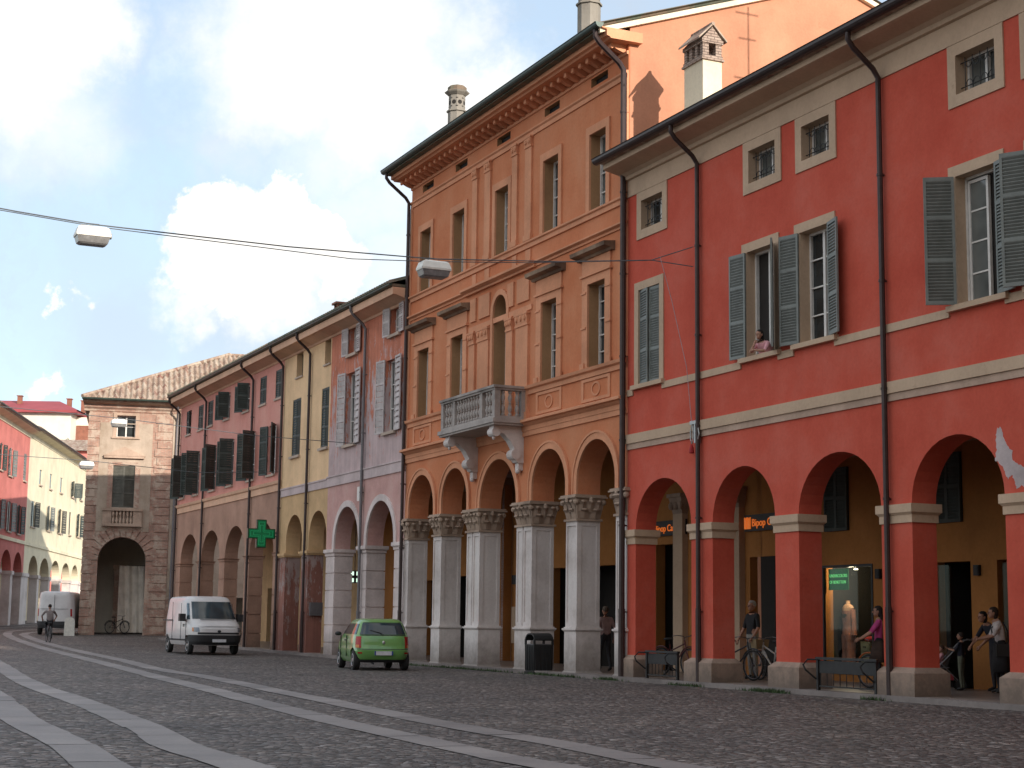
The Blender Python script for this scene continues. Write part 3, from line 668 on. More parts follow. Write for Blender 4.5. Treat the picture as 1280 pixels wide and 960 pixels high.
mb.profx([(.01,11.28),(-.04,11.28),(-.04,11.34),(-.13,11.38),(-.13,11.42),(.01,11.44)], v0, v1)
mb.profx([(.01,11.90),(-.05,11.90),(-.05,12.02),(-.10,12.05),(-.10,12.10),(.01,12.12)], v0, v1)
mb.profx([(.01,15.16),(-.04,15.16),(-.04,15.28),(-.09,15.32),(-.09,15.36),(.01,15.38)], v0, v1)
mb.profx([(.01,11.26),(-.10,11.26),(-.10,11.32),(-.24,11.38),(-.24,11.45),(.01,11.47)], -23.5, -18.5)
mb.build('string_course', M['orange_trim'], org)
mb = MB(v0)    # panels and pilasters
for x in (-27.7,-24.92,-18.4,-15.65):
    x1 = x+1.56
    mb.wall(rect(x-.02,x1,7.05,7.66), [rect(x+.10,x1-.12,7.13,7.58)], -.03, .005)
    cx = (x+x1)/2-.01; ring = [(cx+.24*math.cos(t),7.355+.19*math.sin(t)) for t in [2*PI*i/20 for i in range(20)]]; rin = [(cx+.19*math.cos(t),7.355+.14*math.sin(t)) for t in [2*PI*i/20 for i in range(20)]]
    mb.wall(ring, [rin], -.025, .005)
for x, w_ in ((-23.10,.42),(-22.45,.80),(-20.38,.42),(-19.72,.80)):
    mb.box(x,x+w_,-.07,.01,7.0,9.75); mb.box(x-.03,x+w_+.03,-.11,.01,7.0,7.2); mb.box(x-.02,x+w_+.02,-.10,.01,9.68,9.74)
    mb.taper(x+.02,x+w_-.02,-.09,.0,9.74,10.0,.03); mb.box(x-.04,x+w_+.04,-.13,.01,10.0,10.06)
    for k in range(3): mb.ball((x+w_*(k+.5)/3,-.12,9.90),(.06,.035,.09),8,5)
    mb.box(x,x+w_,-.05,.01,10.4,11.1)
mb.box(-23.2,-18.75,-.04,.01,10.10,10.25)
for x, w_ in ((-23.05,.36),(-22.12,.42),(-20.15,.36),(-19.25,.42)):
    mb.box(x,x+w_,-.06,.01,12.12,14.95); mb.box(x-.03,x+w_+.03,-.09,.01,12.12,12.3); mb.box(x-.02,x+w_+.02,-.09,.01,14.85,14.90)
    mb.taper(x+.02,x+w_-.02,-.08,.0,14.90,15.12,.03); mb.box(x-.04,x+w_+.04,-.12,.01,15.12,15.17)
    for k in range(2): mb.ball((x+w_*(k+.5)/2,-.10,15.02),(.06,.035,.08),8,5)
    mb.box(x+.04,x+w_-.04,-.035,.01,11.5,11.86)
mb.box(v1-.16,v1,-.05,.01,7.0,15.16); mb.box(v0,v0+.16,-.05,.01,7.0,15.16)
mb.build('pilaster', M['orange_trim'], org)
for a in W1:
    w = window(org, v0, *a, depth=.34, nz=4, sur=None, frame='frame')
    s = MB(v0); x0, x1, z0, z1 = a
    s.wall([(x0-.30,z0),(x0+.003,z0),(x0+.003,z1-.003),(x1-.003,z1-.003),(x1-.003,z0),(x1+.30,z0),(x1+.30,z1+.22),(x0-.30,z1+.22)], [], -.05, .01)
    s.box(x0-.36,x0-.12,-.085,-.04,z0,z0+.14); s.box(x1+.12,x1+.36,-.085,-.04,z0,z0+.14)
    for zz in (z0+1.05,z0+1.98): s.box(x0-.33,x0-.06,-.075,-.03,zz,zz+.05); s.box(x1+.06,x1+.33,-.075,-.03,zz,zz+.05)
    s.box(x0-.36,x1+.36,-.10,.01,z1+.20,z1+.26); s.box(x0-.30,x1+.30,-.05,.01,z1+.26,z1+.70); s.build('surround', M['orange_trim'], w)
    h = MB(v0); h.profx([(.01,z1+.66),(-.10,z1+.66),(-.14,z1+.72),(-.32,z1+.76),(-.34,z1+.86),(.01,z1+.90)], x0-.48, x1+.48); h.build('hood', M['hood'], w)
for k_, a in enumerate(W2):
    window(org, v0, *a, depth=.33, pane='curtain' if k_ in (1,4) else 'glass', nz=3, sur=(.19,.22,.05), surmat='orange_trim', sill=(.02,.03,.03,'frame'))
w = MB(v0); w.box(-21.5,-20.3,.42,.45,6.97,11); w = w.build('balcony_door', M['glass'], org)
f = MB(v0); casement(f, -21.38, -20.42, 6.97, 10.42, .40, 5); f.build('window_frame', M['frame'], w)
f = MB(v0); archivolt(f, -21.38, -20.42, 10.41, .48, .16, -.06, .01); f.box(-21.54,-21.383,-.06,.01,7.0,10.41); f.box(-20.417,-20.26,-.06,.01,7.0,10.41); f.build('surround', M['orange_trim'], w)
for a in SL:
    m_ = MB(v0); m_.box(a[0]-.05,a[1]+.05,.16,.2,a[2]-.05,a[3]+.05); m_.build('attic_vent', M['inside'], org)
# cornice with modillions
mb = MB(v0); mb.profx([(.01,15.78),(-.05,15.80),(-.06,15.88),(.01,15.9)], v0, v1)
mb.profx([(.3,16.06),(-.62,16.06),(-.66,16.10),(-.74,16.12),(-.74,16.28),(-.88,16.30),(-.88,16.33),(.3,16.33)], v0-.12, v1+.20)
n = 36
for k in range(n):
    x = v0+.12+(v1-v0-.30)*k/(n-1)
    B_k = [(.02,15.86),(.02,16.058),(-.46,16.058),(-.46,15.94),(-.41,15.92),(-.37,15.96),(-.24,15.90),(-.12,15.86)]
    mb.loft([[(x-.07,y,z) for y,z in B_k],[(x+.07,y,z) for y,z in B_k]])
mb.build('cornice', M['orange_trim'], org)
gutter(org, v0, v0-.2, v1+.26, -.98, 16.38, .11, 'greengutter')
ze, slp = 16.42, .354
roof(org, v0, v0-.15, v1+.12, .95, ze-.02, slp, 6.5, 'tilemoss', 13)
shell(org, v0, v0, v1, 6.6, ze, slp, .9, 6.5, 13, 3.9, 'gable', left=True, right=True, y0=.03, xo=.012)
# verge boards along the sunlit gable
mb = MB(v0)
for yA, yB in ((-.9,6.5),(13,6.5)):
    zA = ze-.10+( (yA+.9) if yA < 6.5 else (6.5+.9)-(13-6.5))*slp; zB = ze-.10+(7.4)*slp
    mb.add([(v1+.0,yA,zA-.14),(v1+.13,yA,zA-.14),(v1+.13,yA,zA),(v1+.0,yA,zA),(v1+.0,yB,zB-.14),(v1+.13,yB,zB-.14),(v1+.13,yB,zB),(v1+.0,yB,zB)],[(0,3,2,1),(4,5,6,7),(0,1,5,4),(1,2,6,5),(2,3,7,6),(3,0,4,7)])
mb.build('verge_board', M['whitechim'], org)
pipe(org, v0, v1-.02, .02, 15.4, r=.075, over=.95, zg=16.3, mat='pipe', y=-.14)
pipe(org, v0, v0+.02, .02, 15.4, r=.06, over=.95, zg=16.3, mat='pipe', y=-.12)
def chimney_oct(u, y, zb, zt, r, label):
    c = empty('chimney', row(u,y,zb), ROW_RZ); 
    return c
for cu, cy, zb, zt, r in ((-26.95,1.0,16.6,19.05,.30),(-17.35,1.0,16.6,19.45,.33)):
    m_ = MB(v0); m_.lathe(cu, cy, [(r,zb),(r,zt-.75)], 8, 0, PI/8); m_.lathe(cu, cy, [(r+.05,zt-.75),(r+.05,zt-.70)], 8, 0, PI/8); m_.lathe(cu, cy, [(r-.02,zt-.70),(r-.02,zt-.18)], 8, 0, PI/8); m_.lathe(cu, cy, [(r,zt-.18),(r+.10,zt-.10),(r+.13,zt-.06)], 8, 0, PI/8)
    ch = m_.build('chimney', M['greychim'], org)
    h = MB(v0)
    for k in range(8):
        a = k*PI/4; d = (r-.02)*math.cos(PI/8)+.004; tx, ty = -math.sin(a), math.cos(a); R = .075
        ring = [(cu+d*math.cos(a)+tx*R*math.cos(t), cy+d*math.sin(a)+ty*R*math.cos(t), zt-.44+R*math.sin(t)) for t in [2*PI*j/12 for j in range(12)]]
        ring2 = [(p[0]-.03*math.cos(a),p[1]-.03*math.sin(a),p[2]) for p in ring]
        h.loft([ring2, ring])
        for sx_, sz_ in ((1,1),(-1,1),(1,-1),(-1,-1)):
            q = [(cu+d*math.cos(a)+tx*(.085*sx_+.022*math.cos(t)), cy+d*math.sin(a)+ty*(.085*sx_+.022*math.cos(t)), zt-.44+.14*sz_+.022*math.sin(t)) for t in [2*PI*j/6 for j in range(6)]]
            h.loft([[(p[0]-.02*math.cos(a),p[1]-.02*math.sin(a),p[2]) for p in q], q])
    h.build('smoke_hole', M['inside'], ch)
    t_ = MB(v0); t_.lathe(cu, cy, [(r+.13,zt-.06),(r+.02,zt),(r+.02,zt+.12),(r-.05,zt+.16)], 8, 0, PI/8); t_.build('chimney_cap', M['tilemoss'], ch)
# square chimney with a little gabled head, on the red roof near the gable wall
m_ = MB(u0); cx0, cx1, cy0, cy1 = -11.62, -10.74, .70, 1.24
m_.box(cx0,cx1,cy0,cy1,13.1,15.0); m_.box(cx0-.012,cx1+.012,cy0-.012,cy1+.012,13.96,13.99)
ch = m_.build('chimney', M['whitechim'], red)
m_ = MB(u0); m_.box(cx0-.05,cx1+.05,cy0-.05,cy1+.05,15.0,15.05); m_.box(cx0-.02,cx1+.02,cy0-.02,cy1+.02,15.05,15.13)
for x in (cx0,cx0+.25,cx0+.51,cx1-.12): m_.box(x,x+.12,cy0,cy0+.10,15.13,15.43); m_.box(x,x+.12,cy1-.10,cy1,15.13,15.43)
m_.box(cx1-.12,cx1,cy0+.10,cy0+.17,15.13,15.43); m_.box(cx1-.12,cx1,cy1-.17,cy1-.1,15.13,15.43)
m_.box(cx0,cx0+.12,cy0+.10,cy0+.17,15.13,15.43); m_.box(cx0,cx0+.12,cy1-.17,cy1-.1,15.13,15.43)
m_.box(cx0-.03,cx1+.03,cy0-.03,cy1+.03,15.43,15.53)
ym = (cy0+cy1)/2; m_.loft([[(cx0,cy0-.02,15.53),(cx0,cy1+.02,15.53),(cx0,ym,15.86)],[(cx1+.01,cy0-.02,15.53),(cx1+.01,cy1+.02,15.53),(cx1+.01,ym,15.86)]])
m_.build('chimney_head', M['chimbrick'], ch)
m_ = MB(u0)
for sy in (-1,1):
    yA, yB = ym, ym+sy*(cy1-cy0)/2+sy*.13
    for k in range(6):
        xa = cx0-.06+(cx1-cx0+.12)*k/6; xb = xa+(cx1-cx0+.12)/6-.01
        m_.add([(xa,yA,15.90),(xb,yA,15.90),(xb,yB,15.50),(xa,yB,15.50),(xa,yA,15.95),(xb,yA,15.95),(xb,yB,15.55),(xa,yB,15.55)],[(0,3,2,1),(4,5,6,7),(0,1,5,4),(1,2,6,5),(2,3,7,6),(3,0,4,7)])
m_.tube([(cx0-.06,ym,15.93),(cx1+.06,ym,15.93)], .05, 8); m_.build('chimney_cap', M['tile'], ch)
# balcony
bal = MB(v0); bl, brr, bd = -22.92, -19.02, 1.0
bal.box(bl-.08,brr+.08,-bd-.08,.01,6.86,6.975); bal.box(bl-.04,brr+.04,-bd-.04,.01,6.80,6.86)
balc = bal.build('balcony', M['balcony'], org)
r_ = MB(v0); 
def ring_box(m, z0, z1, e):
    m.box(bl-e,brr+e,-bd-e,-bd+.16+e,z0,z1); m.box(bl-e,bl+.16+e,-bd+.16+e,.01,z0,z1); m.box(brr-.16-e,brr+e,-bd+.16+e,.01,z0,z1)
ring_box(r_, 7.78, 7.84, .02); ring_box(r_, 7.84, 7.91, .06); r_.build('handrail', M['balcony'], balc)
r_ = MB(v0); ring_box(r_, 6.976, 7.06, .0); r_.build('balustrade_base', M['balcony'], balc)
posts = [(bl+.08,-bd+.08),(brr-.08,-bd+.08),(bl+.95,-bd+.08),(brr-.95,-bd+.08),(bl+.08,-.10),(brr-.08,-.10)]
for px_, py_ in posts:
    m_ = MB(v0); m_.box(px_-.085,px_+.085,py_-.085,py_+.085,7.06,7.78); m_.build('balustrade_post', M['balcony'], balc)
bprof = [(.045,7.06),(.06,7.08),(.06,7.12),(.035,7.15),(.05,7.20),(.072,7.27),(.045,7.36),(.03,7.40),(.055,7.42),(.03,7.44),(.045,7.48),(.072,7.57),(.05,7.64),(.035,7.69),(.06,7.72),(.06,7.76),(.045,7.78)]
bme = MB(); bme.lathe(0,0,bprof,8); bme = bme.mesh('baluster', M['balcony'], True)
bp = [(bl+.29+.19*k,-bd+.08) for k in range(3)]+[(brr-.29-.19*k,-bd+.08) for k in range(3)]+[(bl+1.17+.195*k,-bd+.08) for k in range(9)]+[(x,y) for x in (bl+.08,brr-.08) for y in (-.72,-.50,-.28)]
for x, y in bp: link('baluster', bme, balc, (x-v0,y,0))
for x in (bl+.20,brr-.50):
    m_ = MB(v0); P = [(.0,6.80),(-.92,6.80),(-.95,6.70),(-.85,6.62),(-.62,6.58),(-.42,6.40),(-.30,6.20),(-.24,6.02),(-.30,5.94),(-.20,5.80),(-.12,5.78),(0,5.78)]
    m_.loft([[(x,y,z) for y,z in P],[(x+.30,y,z) for y,z in P]])
    for (yy,zz,R) in ((-.86,6.62,.13),(-.24,6.02,.15)):
        m_.loft([[(x-.03,yy+R*math.cos(t),zz+R*math.sin(t)) for t in [2*PI*j/14 for j in range(14)]],[(x+.33,yy+R*math.cos(t),zz+R*math.sin(t)) for t in [2*PI*j/14 for j in range(14)]]])
    m_.box(x+.04,x+.26,-.14,0,5.58,5.78); m_.ball((x+.15,-.10,5.56),(.10,.08,.07),8,6); m_.ball((x+.15,-.86,6.46),(.05,.05,.06),8,6)
    m_.build('bracket', M['stone'], balc)
OH = [(-27.2,-25.9,.1,3.0),(-25.27,-20.97,.1,3.11),(-18.59,-17.5,.1,3.60),(-16.6,-15.0,.1,3.1),(-13.80+.05,-13.25,.1,3.1)]
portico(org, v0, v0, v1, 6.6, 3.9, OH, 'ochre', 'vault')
mb = MB(u0); mb.box(-13.19,-12.56,3.86,3.899,.1,3.1); mb.build('shop_door', M['inside'], red)
# light pilasters on the portico wall by the bank
for x in (-17.34,-14.48):
    p = MB(v0); p.box(x,x+.5,3.72,3.92,.1,4.4); P = p.build('inner_pilaster', M['beige'], org)
    c = MB(v0); c.taper(x,x+.5,3.72,3.9,4.4,4.85,.09)
    for k in range(3): c.ball((x+.25*k,3.66,4.62),(.09,.07,.12),8,6)
    c.box(x-.12,x+.62,3.58,3.92,4.85,4.95); c.build('capital', M['capstone'], P)
for x, z0, z1 in ((-28.2,.7,1.9),(-28.2,2.65,2.95)):
    p = MB(v0); p.box(x,x+.95,3.84,3.899,z0,z1); p.build('notice_board', M['beige'] if z1 < 2 else M['black'], org)
# ------------------------------------------------------------------ MAUVE / PEELING BUILDING
def ashlar_pillar(root, ox, a, b, z0, z1, mat, capmat, y1=.7, n=6, cap=.25):
    p = MB(ox); h = (z1-cap-z0)/n
    for k in range(n): p.box(a,b,0,y1,z0+k*h+.02,z0+(k+1)*h-.02)
    p.box(a+.035,b-.035,.035,y1-.035,z0,z1-cap)
    P = p.build('pillar', M[mat], root)
    c = MB(ox); c.box(a-.03,b+.03,-.03,y1+.03,z1-cap,z1-cap+.08); c.taper(a-.03,b+.03,-.03,y1+.03,z1-cap+.08,z1-cap+.13,.05); c.box(a-.09,b+.09,-.09,y1+.09,z1-cap+.13,z1-.003); c.build('capital', M[capmat], P)
    return P
def left_house(name, label, x0, x1, arches, piers, zs, rise, zsplit, wins, lowmat, upmat, trim, zc=6.0, archi=True, thick=.6, ceil='vault', pw='ochre', holes=(), hip=False):
    r = empty(name, row(x0), ROW_RZ, label, 'building')
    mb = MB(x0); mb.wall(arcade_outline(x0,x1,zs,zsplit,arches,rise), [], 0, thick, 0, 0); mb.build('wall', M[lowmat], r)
    mb = MB(x0); mb.wall(rect(x0,x1,zsplit,12.5), holes_of(wins), 0, .5, 0, 0); mb.build('wall', M[upmat], r)
    b = MB(x0); b.profx([(.01,11.98),(-.04,11.99),(-.07,12.06),(-.50,12.20),(-.60,12.20),(-.62,12.44),(.01,12.44)], x0, x1); b.build('cornice', M['cornice'], r)
    gutter(r, x0, x0-.02, x1+.02, -.70, 12.53, .065, 'greengutter')
    roof(r, x0, x0, x1, .72, 12.62, .33, 5.5, 'tilemoss', 11, hip)
    shell(r, x0, x0, x1, zc, 12.56, .33, .6, 5.5, 11, 3.6, upmat, hip=hip)
    portico(r, x0, x0, x1, zc, 3.6, list(holes), pw, ceil)
    return r
mx0, mx1 = -36.40, -28.35
MWn = [(-34.55,-33.45,7.70,10.35),(-30.42,-29.40,7.75,10.25),(-34.38,-33.48,11.02,12.0),(-30.05,-29.15,11.08,12.02)]
mau = left_house('peeling_palazzo', 'peeling orange and mauve house with pale shutters, left of the tall orange palazzo', mx0, mx1, [(-35.40,-32.75),(-31.95,-29.25)], None, 3.97, 1.48, 6.30, MWn, 'mauve', 'peel', None, holes=[(-35.5,-34.4,.1,2.9),(-33,-31.5,.1,3.0),(-30.8,-29,.1,3.0)])
for a, b in ((mx0+.02,-35.40),(-32.75,-31.95),(-29.25,mx1-.02)): ashlar_pillar(mau, mx0, a, b, -.05, 3.97, 'ashlar', 'ashlar')
mb = MB(mx0); 
for a in ((-35.40,-32.75),(-31.95,-29.25)): archivolt(mb, a[0], a[1], 3.97, 1.48, .22, -.05, .01)
mb.build('archivolt', M['ashlar'], mau)
mb = MB(mx0); mb.box(mx0,mx1,-.05,.01,6.30,6.64); mb.box(mx0,mx1,-.08,.01,6.64,6.69); mb.build('string_course', M['mauveband'], mau)
for i, a in enumerate(MWn):
    big = i < 2
    window(mau, mx0, *a, depth=.22, nz=2, frame='frame', pane='glass', sill=(.10,.10,.12,'sillstone'), shut=(('L',172),('R',176)) if big else (('L',172),('R',176)), shmat='shutter_pale', shn=16, shw=.62 if big else .5, shz=(a[2]-.02, a[3]-a[2]+.06))
mb = MB(mx0); mb.box(-32.66,-32.42,-.16,.0,5.55,6.05); mb.build('junction_box', M['frame'], mau)
pipe(mau, mx0, -32.40, .02, 11.75, over=.68, zg=12.48, mat='greypipe'); 
# ------------------------------------------------------------------ YELLOW HOUSE
yx0, yx1 = -42.45, -36.40
YW = [(-41.15,-40.05,7.85,10.15),(-37.45,-36.55,7.85,10.15),(-40.80,-39.95,11.02,12.0),(-37.22,-36.50,11.05,12.02)]
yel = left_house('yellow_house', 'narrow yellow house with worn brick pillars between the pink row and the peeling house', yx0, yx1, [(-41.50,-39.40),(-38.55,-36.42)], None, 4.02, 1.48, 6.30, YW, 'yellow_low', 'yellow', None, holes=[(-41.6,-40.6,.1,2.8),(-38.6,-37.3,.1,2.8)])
for a, b in ((yx0+.02,-41.50),(-39.40,-38.55)):
    p = MB(yx0); p.box(a,b,0,.62,-.05,3.86); P = p.build('pillar', M['brickpeel'], yel)
    c = MB(yx0); c.box(a-.06,b+.06,-.06,.68,3.86,3.92); c.box(a-.10,b+.10,-.10,.72,3.92,4.017); c.build('capital', M['yellow_low'], P)
mb = MB(yx0); mb.box(yx0,yx1,-.045,.01,6.30,6.58); mb.box(yx0,yx1,-.07,.01,6.58,6.64); mb.build('string_course', M['mauveband'], yel)
for i, a in enumerate(YW):
    if i < 2: window(yel, yx0, *a, depth=.2, nz=2, sill=(.08,.09,.10,'sillstone'), shut=(('L',2),('R',4)), shmat='shutter_dark', shn=26)
    else: window(yel, yx0, *a, depth=.28, nz=1, sill=(.05,.06,.06,'sillstone'), pane='glass', frame='shutter_olive')
pipe(yel, yx0, -38.75, .02, 11.75, over=.68, zg=12.48)
mb = MB(yx0); mb.box(-38.5,-38.12,-.0,.0,0,0) if False else mb.box(-38.54,-38.40,.10,.60,1.55,2.05); mb.build('meter_box', M['greypipe'], yel)
m_ = MB(yx0); m_.box(-39.0,-38.6,.9,1.3,12.9,13.6); ch = m_.build('chimney', M['redchim'], yel)
m_ = MB(yx0)
for x in (-39.0,-38.7):
    for y in (.9,1.2): m_.box(x,x+.1,y,y+.1,13.6,13.78)
m_.box(-39.08,-38.52,.82,1.38,13.78,13.86); m_.build('chimney_cap', M['redchim'], ch)
# ------------------------------------------------------------------ PINK ROW
px0, px1 = -60.30, -42.45
KA = [(-59.15,-55.75),(-55.0,-51.7),(-50.78,-47.5),(-46.75,-43.2)]
tops = [-58.6,-56.2,-54.35,-51.35,-48.1,-45.5,-43.2]
KW = [(c-.5,c+.5,10.50,11.70) for c in tops]; mids = [-59.4,-56.6,-53.5,-50.4,-47.0,-43.9]
KM = [(c-.52,c+.52,7.36,9.45) for c in mids]
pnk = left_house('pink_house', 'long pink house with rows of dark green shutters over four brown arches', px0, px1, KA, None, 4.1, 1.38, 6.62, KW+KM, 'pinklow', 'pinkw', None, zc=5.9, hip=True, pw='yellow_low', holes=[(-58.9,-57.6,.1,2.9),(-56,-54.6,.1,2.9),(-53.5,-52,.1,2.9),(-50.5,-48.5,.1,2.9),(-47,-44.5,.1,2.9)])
for a, b in ((px0+.02,-59.15),(-55.75,-55.0),(-51.7,-50.78),(-47.5,-46.75),(-43.2,px1-.02)):
    ashlar_pillar(pnk, px0, a, b, .0, 4.1, 'pinklow', 'pinklow', .62, 5, .14)
mb = MB(px0); mb.profx([(.01,6.60),(-.05,6.60),(-.05,6.86),(-.11,6.90),(-.14,7.02),(.01,7.06)], px0, px1); mb.build('string_course', M['cornice'], pnk)
tsh = [(('L',3),),(('L',2),('R',3)),(('L',2),('R',2)),(('L',150),('R',75)),(('L',155),('R',70)),(('L',2),('R',4)),(('L',3),('R',3))]
for a, s_ in zip(KW, tsh):
    w = window(pnk, px0, *a, depth=.2, nz=1, sill=(.05,.08,.06,'sillstone'), shut=s_, shmat='shutter_dark', shn=14)
msh = [(('L',150),('R',100)),(('L',120),('R',88)),(('L',160),('R',120)),(('L',150),('R',80)),(('L',150),('R',112)),(('L',165),('R',150))]
for a, s_ in zip(KM, msh):
    w = window(pnk, px0, *a, depth=.2, nz=2, sill=(.06,.08,.08,'sillstone'), shut=s_, shmat='shutter_dark', shn=22, shw=.6)
for u_ in (-60.15,-54.85,-46.75,-42.35): pipe(pnk, px0, u_, .05, 11.75, over=.68, zg=12.48)
# ------------------------------------------------------------------ TOWER-LIKE BRICK CORNER HOUSE
tw = empty('brick_corner_palazzo', (-23.588,91,0), math.atan2(.222,.975), 'weathered brick corner palazzo with hipped tile roof closing the street', 'building')
TWn = [(1.51,2.54,11.42,12.64),(1.42,2.63,7.47,9.83)]
mb = MB(); mb.wall(arcade_outline(0,13,3.9,12.95,[(.82,3.42),(6.2,9.0),(9.9,12.6)],1.93), holes_of(TWn), 0, .8); mb.box(0,.82,0,.8,0,3.9); mb.box(3.42,4.6,0,.8,0,3.9); mb.box(4.6,6.2,0,.8,0,3.9); mb.box(9.0,9.9,0,.8,0,3.9); mb.box(12.6,13,0,.8,0,3.9)
mb.build('wall', M['brick'], tw)
mb = MB(); mb.wall(rect(.62,3.50,6.15,12.2), [rect(1.52,2.53,11.43,12.2-.01+.0) if False else rect(1.43,2.62,7.48,9.82), rect(1.52,2.53,11.43,12.15)], -.035, .005)
mb.box(4.62,13,-.03,.01,2.6,12.9); mb.build('plaster_field', M['towerplaster'], tw)
mb = MB()
for k in range(26):
    z = .5+k*.47; L = .62 if k % 2 else .48
    mb.box(-.03,L,-.05,.02,z+.02,z+.44)
mb.build('quoin', M['brick'], tw); mb = MB()
for k in range(26):
    z = .5+k*.47; L = .62 if k % 2 else .48
    mb.box(4.62-L-.35,4.58,-.05,.02,z+.02,z+.44)
mb.build('quoin', M['brick'], tw)
mb = MB(); n = 15
for k in range(n):
    a0 = PI-PI*k/n-.02; a1 = PI-PI*(k+1)/n+.02; cx, zc, ri, ro = 2.12, 4.53, 1.31, 1.95
    q = [(cx+ri*math.cos(a0),zc+ri*math.sin(a0)),(cx+ri*math.cos(a1),zc+ri*math.sin(a1)),(cx+ro*math.cos(a1),zc+ro*math.sin(a1)),(cx+ro*math.cos(a0),zc+ro*math.sin(a0))]
    mb.profy([(x,z) for x,z in q], -.06, .02)
mb.build('voussoir_ring', M['brick'], tw)
w = window(tw, 0, *TWn[0], depth=.3, nz=1, sur=(.2,.14,.06), surmat='capstone', sill=(.26,.1,.12,'capstone'))
w = window(tw, 0, *TWn[1], depth=.3, nz=2, sur=(.27,.18,.06), surmat='brick', sill=None, shut=(('L',1),('R',1)), shmat='shutter_olive', shn=30, label='closed olive shutters under a pediment')
mb = MB(); mb.box(.9,3.1,-.22,.01,10.22,10.34); mb.loft([[(.85,-.24,10.34),(3.15,-.24,10.34),(2.0,-.24,10.86)],[(.85,.01,10.34),(3.15,.01,10.34),(2.0,.01,10.86)]]); mb.build('pediment', M['capstone'], w)
mb = MB(); mb.box(.95,3.12,-.34,.01,7.28,7.42); mb.box(.95,3.12,-.34,.01,6.42,6.58); mb.box(.98,1.45,-.28,.01,6.58,7.28); mb.box(2.62,3.09,-.28,.01,6.58,7.28)
bb = mb.build('balcony', M['capstone'], tw)
bm2 = MB(); bm2.lathe(0,0,[(.04,6.58),(.075,6.75),(.03,6.92),(.03,6.96),(.075,7.1),(.04,7.28)],8); bm2 = bm2.mesh('baluster', M['capstone'], True)
for k in range(6): link('baluster', bm2, bb, (1.55+.193*k,-.22,0))
mb = MB(); mb.profx([(.01,12.82),(-.06,12.84),(-.08,12.95),(-.2,13.05),(-.22,13.2),(-.70,13.30),(-.72,13.42),(.01,13.42)], -.3, 13); mb.build('cornice', M['iron'] if False else M['brick'], tw)
mb = MB()
e = -.8; zr = 13.50; S = .47; NX = 13.0
ex = -.42
def tower_plane(t): return (ex+(8-ex)*t, 20)
tile_sheet(mb, ex, 20, e, zr, 8, zr+8.8*S, rows=24, amp=.085, per=.30, xfun=tower_plane)
o = mb.build('roof', M['tile'], tw)
mb = MB(); mb.add([(ex,e,zr),(ex,18,zr),(8,18,zr+8.8*S),(8,8,zr+8.8*S)], [(0,3,2,1)])
mb.tube([(ex,e,zr+.05),(8,8,zr+8.8*S+.05)], .11, 8); mb.tube([(8,8,zr+8.8*S),(20,8,zr+8.8*S)], .11, 8); mb.box(ex+.05,20,e+.03,.2,zr-.16,zr-.08); mb.build('roof_hip', M['tile'], tw)
gutter(tw, 0, ex, 13, e-.08, zr-.04, .09, 'greengutter')
pipe(tw, 0, 4.82, .4, 12.5, over=.86, zg=13.4, mat='greypipe', y=-.12)
mb = MB(); mb.wall([(0.004,6.0),(20,6.0),(20,13.4),(.004,13.4)], [], 0, .3)  # side towards the far street
vs = []; q = MB(); q.loft([[(0.004,.8,.2),(0.004,20,.2),(0.004,20,13.4),(0.004,.8,13.4)],[(.4,.8,.2),(.4,20,.2),(.4,20,13.4),(.4,.8,13.4)]]); q.box(12.6,12.99,.8,20,.2,13.4); q.box(.4,12.6,.8,5.2,6.4,6.6); q.build('side_wall', M['towerplaster'], tw)
q = MB(); q.box(.4,12.6,5.2,5.5,.2,13.2); q.build('portico_wall', M['palewall'], tw)
p = MB(); p.box(1.72,2.30,3.4,4.0,.3,4.15); P = p.build('inner_pillar', M['brick'], tw); c = MB(); c.box(1.64,2.38,3.32,4.08,4.15,4.4); c.build('capital', M['capstone'], P)
mb = MB(); mb.box(.42,.72,1.2,5.1,.3,4.4); mb.build('inner_wall', M['palewall'], tw)
# pale dust sheet hung in the arch
def sheet():
    mb = MB(); nx, nz = 26, 18; vs = []
    for j in range(nz+1):
        for i in range(nx+1):
            x = 2.0+1.45*i/nx; z = .58+3.75*j/nz
            y = 2.6+.07*math.sin(i*.9+j*.15)+.05*math.sin(i*.37+1.1*j)+.12*math.exp(-((i-16)/4)**2)*(j/nz)
            vs.append((x,y,z))
    mb.add(vs, [(j*(nx+1)+i,j*(nx+1)+i+1,(j+1)*(nx+1)+i+1,(j+1)*(nx+1)+i) for j in range(nz) for i in range(nx)])
    mb.add([(x,y+.02,z) for x,y,z in vs], [(j*(nx+1)+i,(j+1)*(nx+1)+i,(j+1)*(nx+1)+i+1,j*(nx+1)+i+1) for j in range(nz) for i in range(nx)])
    me = mb.mesh('dust_sheet', simple('dust_sheet_cloth', (.74,.66,.57), .9, var=.2, sc=1.2), 'all')
    o = link('dust_sheet', me, None, tw.location, (0,0,tw.rotation_euler.z))
    return tag(o, 'pale dust sheet hanging inside the arch of the brick corner palazzo', 'dust sheet')
sheet()
